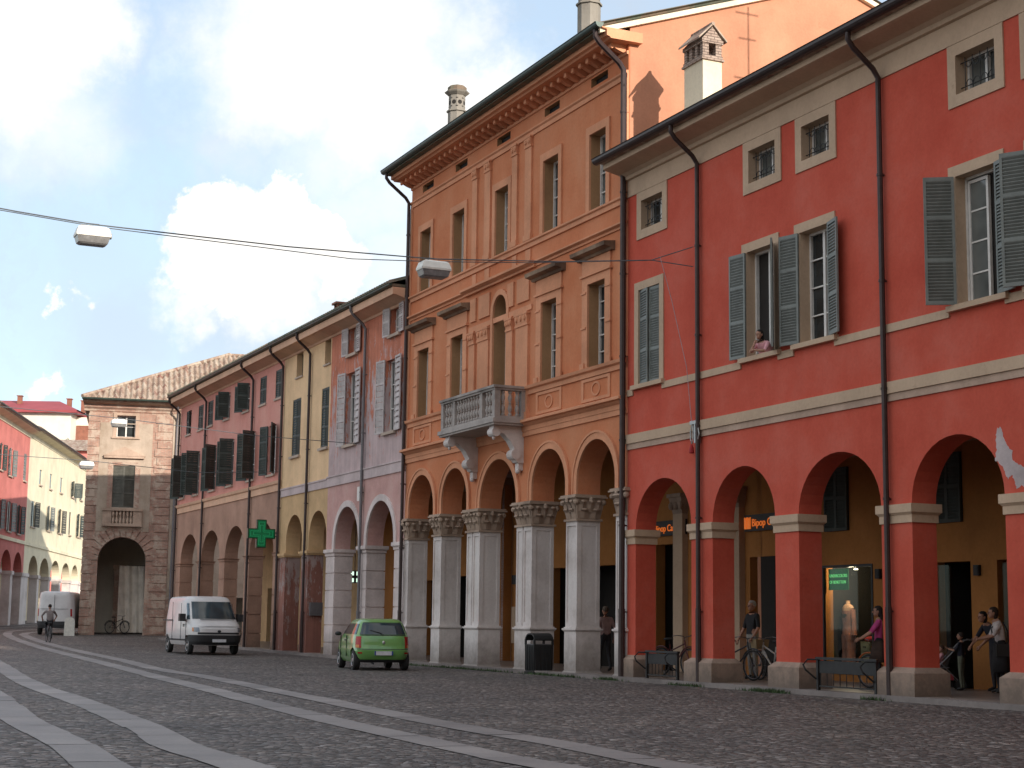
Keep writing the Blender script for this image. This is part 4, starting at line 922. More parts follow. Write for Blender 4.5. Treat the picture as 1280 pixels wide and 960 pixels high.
# ------------------------------------------------------------------ SUNLIT ROW ON THE LEFT
LD = Vector((-.1094561,.99399163,0)); LRZ = math.atan2(LD.y, LD.x); LP = Vector((-34.81011539,120,0))
def street_house(name, label, x0, x1, zb, ze, arches, piers, wmat, lmat, rows, zs=4.5, rise=1.35, band=6.5, extra=None):
    r = empty(name, LP+LD*x0+Vector((0,0,0)), LRZ, label, 'building')
    wins = [w[:4] for w in rows]
    mb = MB(x0); mb.wall(arcade_outline(x0,x1,zs,band,arches,rise), [], 0, .6); mb.build('wall', M[lmat], r)
    for a, b in piers:
        p = MB(x0); p.box(a,b,0,.6,zb-.6,zs-.25); P = p.build('pillar', M['stone'], r); c = MB(x0); c.box(a-.08,b+.08,-.08,.68,zs-.25,zs-.004); c.build('capital', M['stone'], P)
    mb = MB(x0); mb.wall(rect(x0,x1,band,ze-.1), [rect(*w) for w in wins], 0, .5); mb.build('wall', M[wmat], r)
    mb = MB(x0); mb.box(x0,x1,-.08,.01,band-.02,band+.22); mb.build('string_course', M['cream'], r)
    mb = MB(x0); mb.profx([(.01,ze-.65),(-.05,ze-.65),(-.08,ze-.4),(-.62,ze-.22),(-.64,ze-.08),(.01,ze-.08)], x0, x1); mb.build('cornice', M['cream'], r)
    gutter(r, x0, x0, x1, -.74, ze-.04, .09, 'pipe')
    roof(r, x0, x0, x1, .75, ze, .33, 5.5, 'tile', 11)
    shell(r, x0, x0, x1, 6.1, ze, .33, .6, 5.5, 11, 3.4, wmat)
    portico(r, x0, x0, x1, 6.1, 3.4, [(a[0]+.4,a[0]+1.6,.6,3.4) for a in arches], lmat, 'vault')
    for w in rows:
        xl, xr, z0, z1, sh, m = w
        window(r, x0, xl, xr, z0, z1, depth=.03, nz=1, frame=None, sill=(.1,.1,.1,'sillstone'), shut=sh, shmat=m, shn=12)
    return r
op = (('L',165),('R',165)); cl = (('L',2),('R',2))
rows = [(-13.6,-12.6,10.9,12.6,op,'shutter_dark'),(-10.4,-9.2,10.8,12.6,op,'shutter'),(-5.0,-3.9,10.9,12.8,(('L',2),('R',3)),'shutter'),
        (-13.4,-12.3,7.1,9.05,op,'shutter'),(-9.9,-8.6,7.1,9.05,op,'shutter'),(-6.3,-5.1,7.1,9.05,op,'shutter_dark')]
rows = [(a+.0,b,c,d,e2_,f) for a,b,c,d,e2_,f in rows]
street_house('rose_house', 'sunlit rose-coloured arcaded house at the far left edge', -18, -3.0, 1.0, 14.75, [(-17.2,-15.6),(-14.8,-12.0),(-11.2,-7.6),(-6.8,-3.6)], [(-18,-17.2),(-15.6,-14.8),(-12.0,-11.2),(-7.6,-6.8),(-3.6,-3.0)], 'rose', 'rose', rows)
rows = [(1.5,2.5,11.15,12.25,(),''),(6.1,7.1,11.2,12.35,(),''),(11.1,12.2,11.3,12.5,(),''),(16.9,18.4,11.4,12.65,(('L',160),('R',130)),'shutter_dark'),(21.9,23.2,11.5,12.8,(('L',165),),'shutter'),
        (-1.2,.3,7.9,9.75,(('R',165),),'shutter_olive'),(5.9,7.2,8.0,9.85,op,'shutter'),(11.2,12.7,8.1,9.95,op,'shutter_olive'),(16.5,17.6,8.2,10.1,(('L',3),),'shutter_olive'),(21.0,22.6,8.3,10.2,op,'shutter_dark')]
street_house('cream_house', 'sunlit cream arcaded house with small dark windows, beyond the rose house', -3.0, 27, 1.0, 14.85, [(-1.0,2.9),(3.7,7.9),(8.7,13.0),(13.9,18.3),(19.1,23.0),(23.9,26.6)], [(-3,-1.0),(2.9,3.7),(7.9,8.7),(13.0,13.9),(18.3,19.1),(23.0,23.9),(26.6,27)], 'cream', 'cream', rows)
# far apartment block with red roof
ap = empty('apartment_block', (-66,190,1.1), 0, 'pale apartment block with red roof rising behind the cream house', 'building')
mb = MB(); mb.wall(rect(0,14.6,-1.3,24.0), [rect(12.0-.6,14.2-.2,18.6,22.4) if False else rect(3.0,4.6,19.9,21.9), rect(8.6,10.9,20.6,22.3)], 0, .4); mb.box(0,14.6,.4,12,-1.3,24.0); mb.box(14.6,16.4,2.5,12,-1.3,23.8); mb.build('wall', M['palewall'], ap)
mb = MB(); mb.box(-.5,15.4,-.7,12.5,23.95,24.25); mb.add([(-.5,-.7,24.25),(15.6,-.7,24.25),(11.8,5,26.0),(-.5,5,26.0),(-.5,12.5,24.25),(15.6,12.5,24.25)], [(0,1,2,3),(1,5,2),(3,2,5,4)]); mb.build('roof', M['redroof'], ap)
mb = MB(); mb.box(8.62,10.88,.15,.25,20.62,22.28); w = mb.build('window', M['beige'], ap)
mb = MB(); mb.box(3.02,4.58,.2,.3,19.9,21.9); mb.build('window', M['glass'], ap)
mb = MB(); mb.box(7.6,15.8,-1.3,0,18.9,19.15); mb.box(7.6,15.8,-1.32,-1.25,19.15,20.0); bq = mb.build('balcony', M['palewall'], ap)
mb = MB(); mb.box(14.62,16.3,2.4,2.49,19.3,22.8); mb.build('loggia', M['redchim'], ap)
for x, h in ((7.3,1.4),(13.2,1.1),(14.9,.9)):
    m_ = MB(); m_.box(x,x+.5,3,3.5,24.4,24.9+h); m_.box(x-.08,x+.58,2.92,3.58,24.9+h,25.0+h); m_.build('chimney', M['redchim'], ap)
pl = MB(); rr = random.Random(3)
for k in range(300):
    x = 8+7.5*rr.random(); z = 19.9+.9*rr.random()**2; y = -1.2+rr.random()*.5; s_ = .12+.12*rr.random(); d = [rr.uniform(-1,1) for _ in range(6)]
    pl.add([(x,y,z),(x+s_*d[0],y+s_*d[1],z+s_*d[2]),(x+s_*d[3],y+s_*d[4],z+s_*d[5])],[(0,1,2)])
leafm = simple('leaf_green', (.05,.085,.03), .8, var=.4); pl.build('potted_shrub', leafm, ap)
tc = empty('terracotta_house', (-48.5,170,1.1), 0, 'terracotta house wall showing between the cream house and the brick corner palazzo', 'building')
mb = MB(); mb.wall(rect(-.5,10,-1.2,17.5), [rect(1.2,2.0,13.9,15.4)], 0, .4); mb.box(-.5,10,.4,10,-1.2,17.5); mb.build('wall', M['rose'], tc)
mb = MB(); mb.add([(-1,-.6,17.5),(10.4,-.6,17.5),(10.4,5,19.2),(-1,5,19.2),(-1,10.5,17.5),(10.4,10.5,17.5)], [(0,1,2,3),(3,2,5,4),(0,3,4),(1,5,2)]); mb.build('roof', M['tile'], tc)
mb = MB(); mb.box(1.22,1.98,.2,.3,13.9,15.4); mb.build('window', M['glass'], tc)
wh = empty('white_house', (-52.5,160,1.1), 0, 'small pale house with balcony below the red-roofed apartment block', 'building')
mb = MB(); mb.wall(rect(-6,5.4,-1.2,17.6), [rect(2.8,4.0,14.6,16.4)], 0, .4); mb.box(-6,5.4,.4,7,-1.2,17.6); mb.build('wall', M['palewall'], wh)
mb = MB(); mb.box(-6.4,5.8,-.5,7.3,17.6,17.8); mb.build('roof', M['tile'], wh)
mb = MB(); mb.box(2.82,3.98,.2,.3,14.6,16.4); mb.build('window', M['glass'], wh)
an = MB(); an.tube([(0,0,0),(0,0,6.2)], .05, 6)
for z, l in ((5.9,.9),(5.2,.5),(4.3,1.1),(3.4,.8),(2.8,.5)): an.tube([(-l,0,z),(l*.7,0,z)], .03, 5)
tag(link('roof_antenna', an.mesh('roof_antenna', M['cable']), None, (-61.8,193,26.6)), 'thin aerial on the red roof at the far left', 'antenna')
an2 = MB(); an2.tube([(0,0,-.6),(0,0,4.6)], .022, 6)
for z, l in ((4.4,.4),(3.7,.3),(2.6,.45),(2.3,.3)): an2.tube([(0,-l,z),(0,l*.8,z)], .022, 5)
tag(link('roof_antenna', an2.mesh('roof_antenna', M['cable']), None, tuple(row(-7.2,5.0,15.2)), (0,0,ROW_RZ)), 'aerial standing on the red palazzo roof, its shadow falls on the orange gable', 'antenna')
# unseen buildings added beside and behind the camera to shade the square
bq = empty('shade_block_beside', row(14.3), ROW_RZ, 'unseen ochre building beside the camera, added to shade the square', 'building')
mb = MB(); mb.wall(rect(0,21,-.1,23), [rect(2+4*k,3.3+4*k,z,z+2.2) for k in range(5) for z in (3,8,13,18)], -2.5, -2.0); mb.box(0,21,-2.0,4,-.1,23); mb.box(-.0,21,4,14,-.1,13); mb.build('wall', M['yellow'], bq)
mb = MB(); mb.box(-.2,21.2,-3.3,4.3,23,23.4); mb.build('roof', M['tile'], bq)
bq = empty('shade_block_behind', row(38,-62), ROW_RZ, 'long unseen ochre building behind the camera, added to shade the square', 'building')  # second added building, out of view, keeps low sun off the ground
mb = MB(); mb.loft([[(0,0,-.1),(0,64,-.1),(0,64,25),(0,0,25)],[(12,0,-.1),(12,64,-.1),(12,64,25),(12,0,25)]]); mb.build('wall', M['yellow'], bq)
mb = MB(); mb.box(-.8,12.8,-.8,64.8,25,25.5); mb.build('roof', M['tile'], bq)
mb = MB()
for k in range(15):
    for z in (4,10,16,22): mb.box(-.06,-.005,2+4*k,3.4+4*k,z,z+2.4)
mb.build('window', M['glass'], bq)
# ------------------------------------------------------------------ overhead cables and lamps
def cable(name, pts, label, r=.012, extra=()):
    mb = MB(); mb.tube(pts, r, 6)
    for e_ in extra: mb.tube(e_[0], e_[1], 6)
    return tag(mb.build(name, M['cable']), label, 'cable')
def along(u, t, z): return tuple(row(u, -t, z))
c1 = [along(-10.45,.9,9.76),along(-10.6,3.19,9.51),along(-10.6,6.3,9.24),along(-10.6,9.65,9.15),along(-10.6,13.7,9.16),along(-10.6,15.2,9.25),along(-10.6,22,9.8),along(-10.6,34,11.2)]
c2 = [along(-10.45,1.0,9.74),along(-10.6,4,9.40),along(-10.6,6.3,9.18),along(-10.6,8.2,9.04),along(-10.6,10,9.07),along(-10.6,13.6,9.12),along(-10.6,16,9.27),along(-10.6,34,11.1)]
cable('overhead_cable', c1, 'long cable crossing the square from the red palazzo, carrying the two nearest lamps', .014,
      [(c2,.010),([along(-9.97,.06,10.07),along(-10.45,.9,9.76)],.012),([along(-9.97,.06,9.60),along(-10.45,.9,9.76)],.012)])
c3 = [along(-32.40,.15,7.55),along(-32.4,4,7.62),along(-32.4,8.67,7.92),along(-32.4,14,8.1),along(-32.4,26,8.9)]
cable('overhead_cable', c3, 'cable from the grey pipe of the peeling house to the small lamp', .013)
c4 = [along(-42.4,.15,7.35),along(-42.4,3.5,7.15),along(-42.4,7.85,7.4),along(-42.4,14,7.5),along(-42.4,26,8.3)]
cable('overhead_cable', c4, 'lower cable from the pink house carrying the farthest hanging lamp', .013)
M['lampwhite'] = simple('lamp_housing', (.80,.78,.72), .45, var=.08); M['bowl'] = simple('lamp_bowl', (.22,.22,.22), .25, var=.3)
def lamp(pos, label, first=None, s=1.0):
    r = empty('street_lamp', pos, math.atan2(RN.y,RN.x), label, 'street lamp', 'lamps hung over the street')
    if first:
        for ch in first.children: copy_tree(ch, r)
        r.scale = (s,)*3; return r
    def rr_(a,b,z): return [(-a,-b,z),(a,-b,z),(a,b,z),(-a,b,z)]
    m = MB(); m.loft([rr_(.34,.19,-.21),rr_(.345,.195,-.17),rr_(.30,.16,-.03),rr_(.24,.12,0)]); m.build('lamp_housing', M['lampwhite'], r)
    m = MB(); m.loft([rr_(.24,.12,-.37),rr_(.29,.15,-.34),rr_(.325,.18,-.213)]); m.build('lamp_bowl', M['bowl'], r)
    m = MB(); m.tube([(-.12,0,0),(-.12,0,.07),(.12,0,.07),(.12,0,0)], .012, 6); m.box(-.38,-.335,-.05,.05,-.2,-.1); m.build('lamp_hook', M['cable'], r)
    return r
L1 = lamp(along(-10.6,13.7,9.10), 'white lamp hanging against open sky at the left')
lamp(along(-10.6,6.3,9.18), 'white hanging lamp in front of the tall orange palazzo', L1)
lamp(along(-32.4,8.67,7.88), 'small distant lamp hanging before the brick palazzo top window', L1, .72)
lamp(along(-42.4,7.85,7.36), 'farthest hanging lamp, at the left edge of the brick palazzo', L1, .8)
# pulley rope, winch and red weight
mb = MB(); mb.tube([tuple(row(-10.30,-.75,9.82)),tuple(row(-10.2,-.5,8.8)),tuple(row(-9.95,-.25,7.2)),tuple(row(-9.83,-.20,5.96))], .008, 5)
tag(mb.build('lamp_rope', simple('pale_rope',(.42,.34,.36),.8)), 'thin pale rope hanging down beside the downpipe of the red palazzo', 'rope')
wi = empty('rope_winch', row(-9.83,-.1,5.45), ROW_RZ, 'grey metal winch bracket with red tassel beside the downpipe', 'winch')
mb = MB(); mb.box(-.16,.10,-.05,.08,.44,.52); mb.box(.04,.10,-.06,.08,.0,.46); mb.tube([(-.10,-.02,.44),(-.17,-.02,.3),(-.17,-.02,.1),(-.12,-.02,.0),(-.06,-.02,.1),(-.05,-.02,.3),(-.10,-.02,.44)], .015, 6); mb.tube([(.16,-.02,.34),(.2,-.02,.2),(.15,-.02,.08)], .014, 6); mb.build('bracket', simple('galvanised',(.42,.43,.43),.5,.4), wi)
mb = MB(); mb.lathe(-.13,-.02,[(.01,.02),(.02,-.02),(.05,-.1),(.06,-.2),(.045,-.22)], 8); mb.build('tassel', simple('red_cloth',(.35,.01,.015),.7), wi)
# ------------------------------------------------------------------ signs
def cross_mesh(mb, s, w, x0, x1, mi=0, cy=0, cz=0):
    P = [(-w,-s),(w,-s),(w,-w),(s,-w),(s,w),(w,w),(w,s),(-w,s),(-w,w),(-s,w),(-s,-w),(-w,-w)]
    mb.loft([[(x0,cy+a,cz+b) for a,b in P],[(x1,cy+a,cz+b) for a,b in P]], mi)
pc = empty('pharmacy_cross', row(-42.75,-.68,4.83), ROW_RZ, 'green pharmacy cross sticking out between the pink and yellow houses', 'sign')
mb = MB(); cross_mesh(mb, .57, .20, -.10, .10); mb.build('sign_box', simple('dark_green_box', (.008,.05,.022), .4), pc)
gm = emis('green_sign_panel', (.0,.10,.035), .22); gl = emis('green_sign_lines', (.01,.18,.07), .4)
mb = MB(); cross_mesh(mb, .53, .17, .101, .112); mb.build('sign_face', gm, pc)
mb = MB()
for s, w in ((.46,.115),(.34,.06)):
    P = [(-w,-s),(w,-s),(w,-w),(s,-w),(s,w),(w,w),(w,s),(-w,s),(-w,w),(-s,w),(-s,-w),(-w,-w),(-w,-s)]
    for (a,b),(c,d) in zip(P[:-1],P[1:]): mb.tube([(.118,a,b),(.118,c,d)], .010, 5)
mb.build('light_tube', gl, pc)
mb = MB(); mb.tube([(0,.5,.05),(0,.72,.05)], .025, 6); mb.tube([(0,.5,-.1),(0,.72,-.1)], .025, 6); mb.build('bracket', M['iron'], pc)
sc_ = empty('small_cross_sign', row(-38.8,2.0,3.07), ROW_RZ, 'small black square sign with four white lights hanging inside the arcade', 'sign')
mb = MB(); mb.box(-.04,.04,-.24,.24,-.24,.24); mb.build('sign_box', M['black'], sc_)
mb = MB()
for a in (-.13,.13):
    for b in (-.13,.13): mb.box(.041,.055,a-.075,a+.075,b-.075,b+.075)
mb.build('light_panel', emis('white_green_light', (.55,.75,.6), .9), sc_)
mb = MB(); mb.tube([(0,0,.24),(0,0,2.9)], .015, 6); mb.build('rod', M['iron'], sc_)
def text(name, body, size, mat, loc, rz, parent=None, ext=.008, sx=1.0):
    cu = bpy.data.curves.new(name, 'FONT'); cu.body = body; cu.size = size; cu.extrude = ext; cu.align_x = 'LEFT'
    t = bpy.data.objects.new('tmp', cu); COL.objects.link(t); dg = bpy.context.evaluated_depsgraph_get()
    me = bpy.data.meshes.new_from_object(t.evaluated_get(dg)); bpy.data.objects.remove(t); me.materials.clear(); me.materials.append(mat); me.name = name
    o = link(name, me, parent, loc, (PI/2,0,rz)); o.scale = (sx,1,1); return o
orangelit = emis('orange_letters', (.60,.13,.02), .40)
def bank(u, y, z, label, w=1.3):
    s = empty('bank_sign', row(u,y,z), ROW_RZ, label, 'sign', 'orange letter signs of the bank')
    mb = MB(); mb.box(-.32,w+.1,.02,.06,-.12,.30); mb.build('sign_board', M['black'], s)
    mb = MB()
    for a, b in ((-.28,-.17),(-.13,-.02)):
        mb.loft([[(a,-.02,-.06),(b,-.02,-.06),(b,-.02,.24),((a+b)/2,-.02,.17),(a,-.02,.24)],[(a,.02,-.06),(b,.02,-.06),(b,.02,.24),((a+b)/2,.02,.17),(a,.02,.24)]])
    mb.build('logo_bars', orangelit, s)
    text('sign_letters', 'Bipop Carire', .27, orangelit, (.05,0,0), 0, s)
bank(-13.55, 3.80, 3.88, 'orange letter sign above the dark doorway behind the man with the bicycle', 1.65)
bank(-18.55, 3.80, 3.95, 'orange letter sign seen through the leftmost red arch', 1.65)
gs = empty('shop_sign', row(-10.52,3.99,2.22), ROW_RZ, 'green sign with pale lettering inside the dress shop window', 'sign')
mb = MB(); mb.box(0,.78,.03,.05,0,.50); mb.build('sign_board', emis('sign_green', (.004,.075,.03), .35), gs)
gt = emis('sign_pale_green', (.10,.45,.14), .7)
text('sign_letters', 'UNDERCOLORS', .105, gt, (.05,.02,.30), 0, gs, .004, .92); text('sign_letters', 'OF BENETTON', .105, gt, (.05,.02,.15), 0, gs, .004, .92)
# hanging lantern in the third full arch
hl = empty('hanging_lantern', row(-4.35,1.2,5.3), ROW_RZ, 'dark globe lantern hanging inside the third wide red arch', 'lantern')
mb = MB(); mb.tube([(0,0,0),(0,0,-.75)], .012, 6); mb.lathe(0,0,[(.03,-.98),(.17,-.95),(.19,-.9),(.06,-.80),(.03,-.75)], 12); mb.build('lantern_cap', M['iron'], hl)
mb = MB(); mb.ball((0,0,-1.12), .15, 14, 10); mb.build('lantern_globe', simple('smoked_glass',(.12,.11,.10),.2), hl)
# ------------------------------------------------------------------ shop display
SY = 4.0
mb = MB(u0); mb.box(-10.72,-8.5,5.55,5.6,.1,3.0); mb.box(-10.75,-10.65,4.2,5.55,.1,3.0); mb.box(-9.05,-8.99,4.25,5.0,.1,2.95); mb.box(-10.72,-8.5,4.2,5.6,.1,.3)
SHP = simple('shop_wall', (.11,.095,.07), .8); mb.build('display_wall', SHP, red)
mb = MB(u0); mb.box(-8.98,-8.62,4.3,4.34,.3,2.9); mb.build('display_panel', simple('display_panel', (.55,.52,.36), .7), red)
mn = empty('dress_mannequin', row(-10.35,4.45,.3), ROW_RZ, 'headless shop mannequin in a long dusty-pink outfit behind glass', 'mannequin')
mb = MB(); 
def orings(spec, n=16): return [[(cx+rx*math.cos(2*PI*k/n), ry*math.sin(2*PI*k/n), z) for k in range(n)] for (cx,rx,ry,z) in spec]
mb.loft(orings([(0,.12,.09,1.32),(0,.17,.11,1.42),(0,.20,.10,1.50),(0,.16,.08,1.56),(0,.06,.055,1.60),(0,.05,.05,1.66),(0,.055,.055,1.68)])); mb.build('torso', simple('mannequin_skin', (.62,.36,.22), .5), mn)
mb = MB(); mb.loft(orings([(0,.20,.13,.85),(0,.16,.11,1.08),(0,.175,.125,1.28),(0,.19,.12,1.44)])); mb.loft(orings([(-.10,.12,.12,.06),(-.09,.09,.11,.5),(-.08,.12,.13,.88)])); mb.loft(orings([(.11,.12,.12,.06),(.09,.09,.11,.5),(.08,.12,.13,.88)]))
mb.tube([(.19,0,1.46),(.25,-.02,1.15),(.28,-.04,.86)], [.06,.055,.07], 8); mb.build('dress', simple('dusty_pink_cloth', (.38,.17,.13), .9, var=.2), mn)
mb = MB(); mb.lathe(0,.02,[(.2,0),(.2,.03),(.02,.04),(.02,.9)], 12); mb.build('stand', M['iron'], mn)
mb = MB(); mb.box(-.10,-.02,-.14,-.12,1.30,1.36); mb.box(.02,.10,-.14,-.12,1.30,1.36); mb.box(-.03,.03,-.145,-.12,1.27,1.33); mb.build('bow', M['black'], mn)
dr = empty('drawer_stack', row(-9.75,4.35,.3), ROW_RZ, 'small three-drawer display chest with red cloth on top in the shop window', 'drawers')
mb = MB(); mb.box(0,.36,0,.3,0,.72); mb.build('chest', simple('chest_wood',(.22,.19,.12),.7), dr)
for k in range(3):
    mb = MB(); mb.box(.03,.33,-.02,-.002,.05+.23*k,.22+.23*k); d_ = mb.build('drawer', simple('drawer_front',(.30,.28,.18),.7) if k == 0 else bpy.data.materials['drawer_front'], dr)
    mb = MB(); mb.box(.13,.23,-.04,-.021,.12+.23*k,.15+.23*k); mb.build('handle', M['black'], d_)
mb = MB(); mb.ball((.18,.15,.78),(.17,.13,.07),12,8); tag(link('folded_cloth', mb.mesh('folded_cloth', simple('bright_red_cloth',(.55,.03,.03),.8), True), None, dr.location, (0,0,ROW_RZ)), 'bright red cloth heaped on the small display chest', 'cloth')
spot = emis('spot_light_glow', (1.0,.85,.6), 14)
for i, (uu, zz, lb) in enumerate(((-9.95,2.72,'small round lit spot above the mannequin'),(-8.80,2.72,'small lit spot at the right end of the shop window'))):
    s_ = empty('ceiling_spot', row(uu,4.4,zz), ROW_RZ, lb, 'spot lamp', 'spots in the shop window')
    mb = MB(); mb.lathe(0,0,[(.05,.0),(.06,.02),(.06,.12),(.03,.14)], 12); mb.build('spot_body', M['iron'], s_)
    mb = MB(); mb.lathe(0,0,[(.045,-.012),(.045,-.002)], 12); mb.build('spot_glass', spot, s_)
ld = bpy.data.lights.new('shop_lamp_light', 'POINT'); ld.energy = 24; ld.color = (1,.8,.55); ld.shadow_soft_size = .06
lo = bpy.data.objects.new('shop_lamp_light', ld); COL.objects.link(lo); lo.location = row(-9.9,4.25,2.6)
ld2 = ld.copy(); ld2.energy = 16; lo2 = bpy.data.objects.new('shop_lamp_light', ld2); COL.objects.link(lo2); lo2.location = row(-8.8,4.2,2.55)
# ------------------------------------------------------------------ street furniture
bn = empty('litter_bin', row(-18.1,-.0,gz(46)), ROW_RZ, 'black litter bin with domed hood between two pale columns', 'litter bin')
mb = MB(); mb.taper(-.27,.27,-.27,.27,.07,.78,.02); mb.box(-.30,.30,-.30,.30,.0,.07)
for k in range(5): mb.box(-.24+.11*k,-.22+.11*k,-.302,-.27,.1,.76); mb.box(.27,.302,-.24+.11*k,-.22+.11*k,.1,.76)
mb.build('bin_body', M['black'], bn)
mb = MB(); A_ = [(.30*math.cos(PI*i/10), .92+.17*math.sin(PI*i/10)) for i in range(11)]
mb.loft([[(x,-.28,z) for x,z in A_]+[(x*.9,-.28,z-.03) for x,z in reversed(A_)],[(x,.28,z) for x,z in A_]+[(x*.9,.28,z-.03) for x,z in reversed(A_)]])
for x in (-.27,.27):
    for y in (-.27,.27): mb.box(x-.025,x+.025,y-.025,y+.025,.78,.93)
mb.build('bin_hood', M['black'], bn)
mb = MB(); mb.box(-.24,.24,-.24,.24,.60,.80); mb.build('bin_liner', M['greypipe'], bn)
def barrier(u, label, w=.95, first=None):
    r = empty('bicycle_rack', row(u,-.12,.10), ROW_RZ, label, 'bicycle rack', 'black bicycle racks between the red pillars')
    if first:
        for ch in first.children: copy_tree(ch, r)
        return r
    for x in (0,w):
        m = MB(); m.box(x-.03,x+.03,-.03,.03,0,.62); m.tube([(x,-.02,.60),(x-.10,-.18,.60),(x-.14,-.26,.50),(x-.10,-.24,.40),(x-.02,-.04,.22)], .02, 6); m.build('post', M['iron'], r)
    m = MB(); m.box(-.05,w+.05,-.035,.035,.60,.65); m.build('top_rail', M['iron'], r)
    m = MB(); m.box(.04,w-.04,-.01,.01,.34,.58)
    for k in range(9): m.tube([(.08+(w-.16)*k/8,0,.34),(.08+(w-.16)*k/8,0,.10)], .010, 5)
    m.box(.04,w-.04,-.015,.015,.07,.10); m.build('rack_panel', M['iron'], r); return r
b1 = barrier(-5.15, 'black iron bicycle rack in the third arch, in front of the dress shop', 1.85)
b2 = barrier(-12.0, 'black iron bicycle rack in the leftmost red arch', 1.4)
TY = None
def bicycle(loc, rz, label, col, group=None, basket=False):
    r = empty('bicycle', loc, rz, label, 'bicycle', group)
    fm = simple('bicycle_paint', col, .4, .2)
    wm = None
    for x in (-.52,.52):
        m = MB(); R = .33
        ring = [[(x+(R+.018*math.cos(q))*math.cos(t), .018*math.sin(q), .35+(R+.018*math.cos(q))*math.sin(t)) for q in [2*PI*j/6 for j in range(6)]] for t in [2*PI*i/28 for i in range(28)]]
        m.loft(ring+[ring[0]], 0, False); w_ = m.build('wheel', M['rubber'], r)
        m = MB(); ring = [[(x+(R-.03+.01*math.cos(q))*math.cos(t), .01*math.sin(q), .35+(R-.03+.01*math.cos(q))*math.sin(t)) for q in [2*PI*j/4 for j in range(4)]] for t in [2*PI*i/28 for i in range(28)]]; m.loft(ring+[ring[0]], 0, False)
        for k in range(12): t = 2*PI*k/12; m.tube([(x,0,.35),(x+(R-.03)*math.cos(t),0,.35+(R-.03)*math.sin(t))], .003, 3)
        m.ball((x,0,.35), (.03,.05,.03), 8, 6); m.build('rim', M['greypipe'], w_)
        m = MB(); a0, a1 = (.35,2.9) if x < 0 else (.5,2.7); arc = [(x+(R+.05)*math.cos(t),0,.35+(R+.05)*math.sin(t)) for t in [a0+(a1-a0)*i/12 for i in range(13)]]; m.tube(arc, .018, 6); m.build('mudguard', fm, r)
    m = MB(); bb_, st, hd = (-.10,0,.30), (-.22,0,.78), (.34,0,.80)
    m.tube([bb_,st], .018, 8); m.tube([bb_,(.38,0,.66)], .02, 8); m.tube([(-.17,0,.62),hd], .018, 8); m.tube([bb_,(-.52,0,.35)], .012, 6); m.tube([(-.20,0,.70),(-.52,0,.35)], .011, 6)
    m.tube([(.33,0,.88),(.40,0,.60),(.52,0,.35)], .018, 8); m.build('frame', fm, r)
    m = MB(); m.tube([(.20,-.28,.98),(.34,-.24,1.0),(.38,-.1,.98),(.33,0,.95),(.38,.1,.98),(.34,.24,1.0),(.20,.28,.98)], .012, 6); m.tube([(.33,0,.86),(.33,0,.95)], .012, 6); m.build('handlebar', M['greypipe'], r)
    m = MB(); m.tube([st,(-.24,0,.88)], .012, 6); m.loft(orings([(-.26,.14,.09,.88),(-.26,.15,.10,.90),(-.25,.13,.08,.93),(-.25,.08,.05,.94)], 12)); m.build('saddle', M['black'], r)
    m = MB(); m.tube([(-.10,-.09,.30),(-.10,.09,.30)], .012, 6); m.lathe(0,0,[(0.01,0)],3) if False else None; m.box(-.04,.06,-.14,-.09,.14,.16); m.tube([(-.10,-.09,.30),(.0,-.09,.15)], .010, 5); m.tube([(-.10,.09,.30),(-.20,.09,.45)], .010, 5); m.box(-.25,-.15,.09,.14,.44,.46); m.build('pedal_crank', M['iron'], r)
    if basket:
        m = MB(); m.taper(.40,.62,-.15,.15,.72,.94,.03); m.build('basket', simple('basket_cane',(.30,.22,.12),.8), r)
    return r
def rz_of(f): return math.atan2(f[0], -f[1])
bicycle(row(-10.6,1.5,.1), ROW_RZ+.15, 'dark bicycle leaning by the man in the second red arch', (.03,.03,.035), 'bicycles parked in the red arcade')
bicycle(row(-9.9,1.95,.1), ROW_RZ+PI-.05, 'bicycle with pale frame and basket held by the man', (.45,.42,.40), 'bicycles parked in the red arcade', True)
bicycle(row(-13.1,1.3,.1), ROW_RZ+.2, 'bicycle parked behind the iron rack in the leftmost red arch', (.12,.03,.03), 'bicycles parked in the red arcade')
bicycle(row(-5.35,1.7,.1), ROW_RZ+PI+.1, 'orange bicycle under the woman in the magenta top', (.50,.12,.03), 'bicycles parked in the red arcade')
bicycle(row(-71.3,1.3,gz(91)+.05) if False else (-22.0,93.2,.52), .9, 'dark bicycle leaning in the arch of the brick corner palazzo', (.02,.02,.02))
bicycle((-21.56,77.75,gz(77.75)), PI/2+.42, 'bicycle ridden away by the grey-shirted cyclist', (.05,.05,.05))
bo = empty('stone_block', (-23.57,89.0,gz(89)), .3, 'short white round-topped stone post beside the far van', 'bollard')
mb = MB(); A_ = [(.25*math.cos(PI*i/10), .82+.17*math.sin(PI*i/10)) for i in range(11)]+[(-.27,0),(.27,0)]; mb.loft([[(x,-.16,z) for x,z in A_],[(x,.16,z) for x,z in A_]]); mb.build('post', simple('white_stone',(.66,.64,.58),.8), bo)
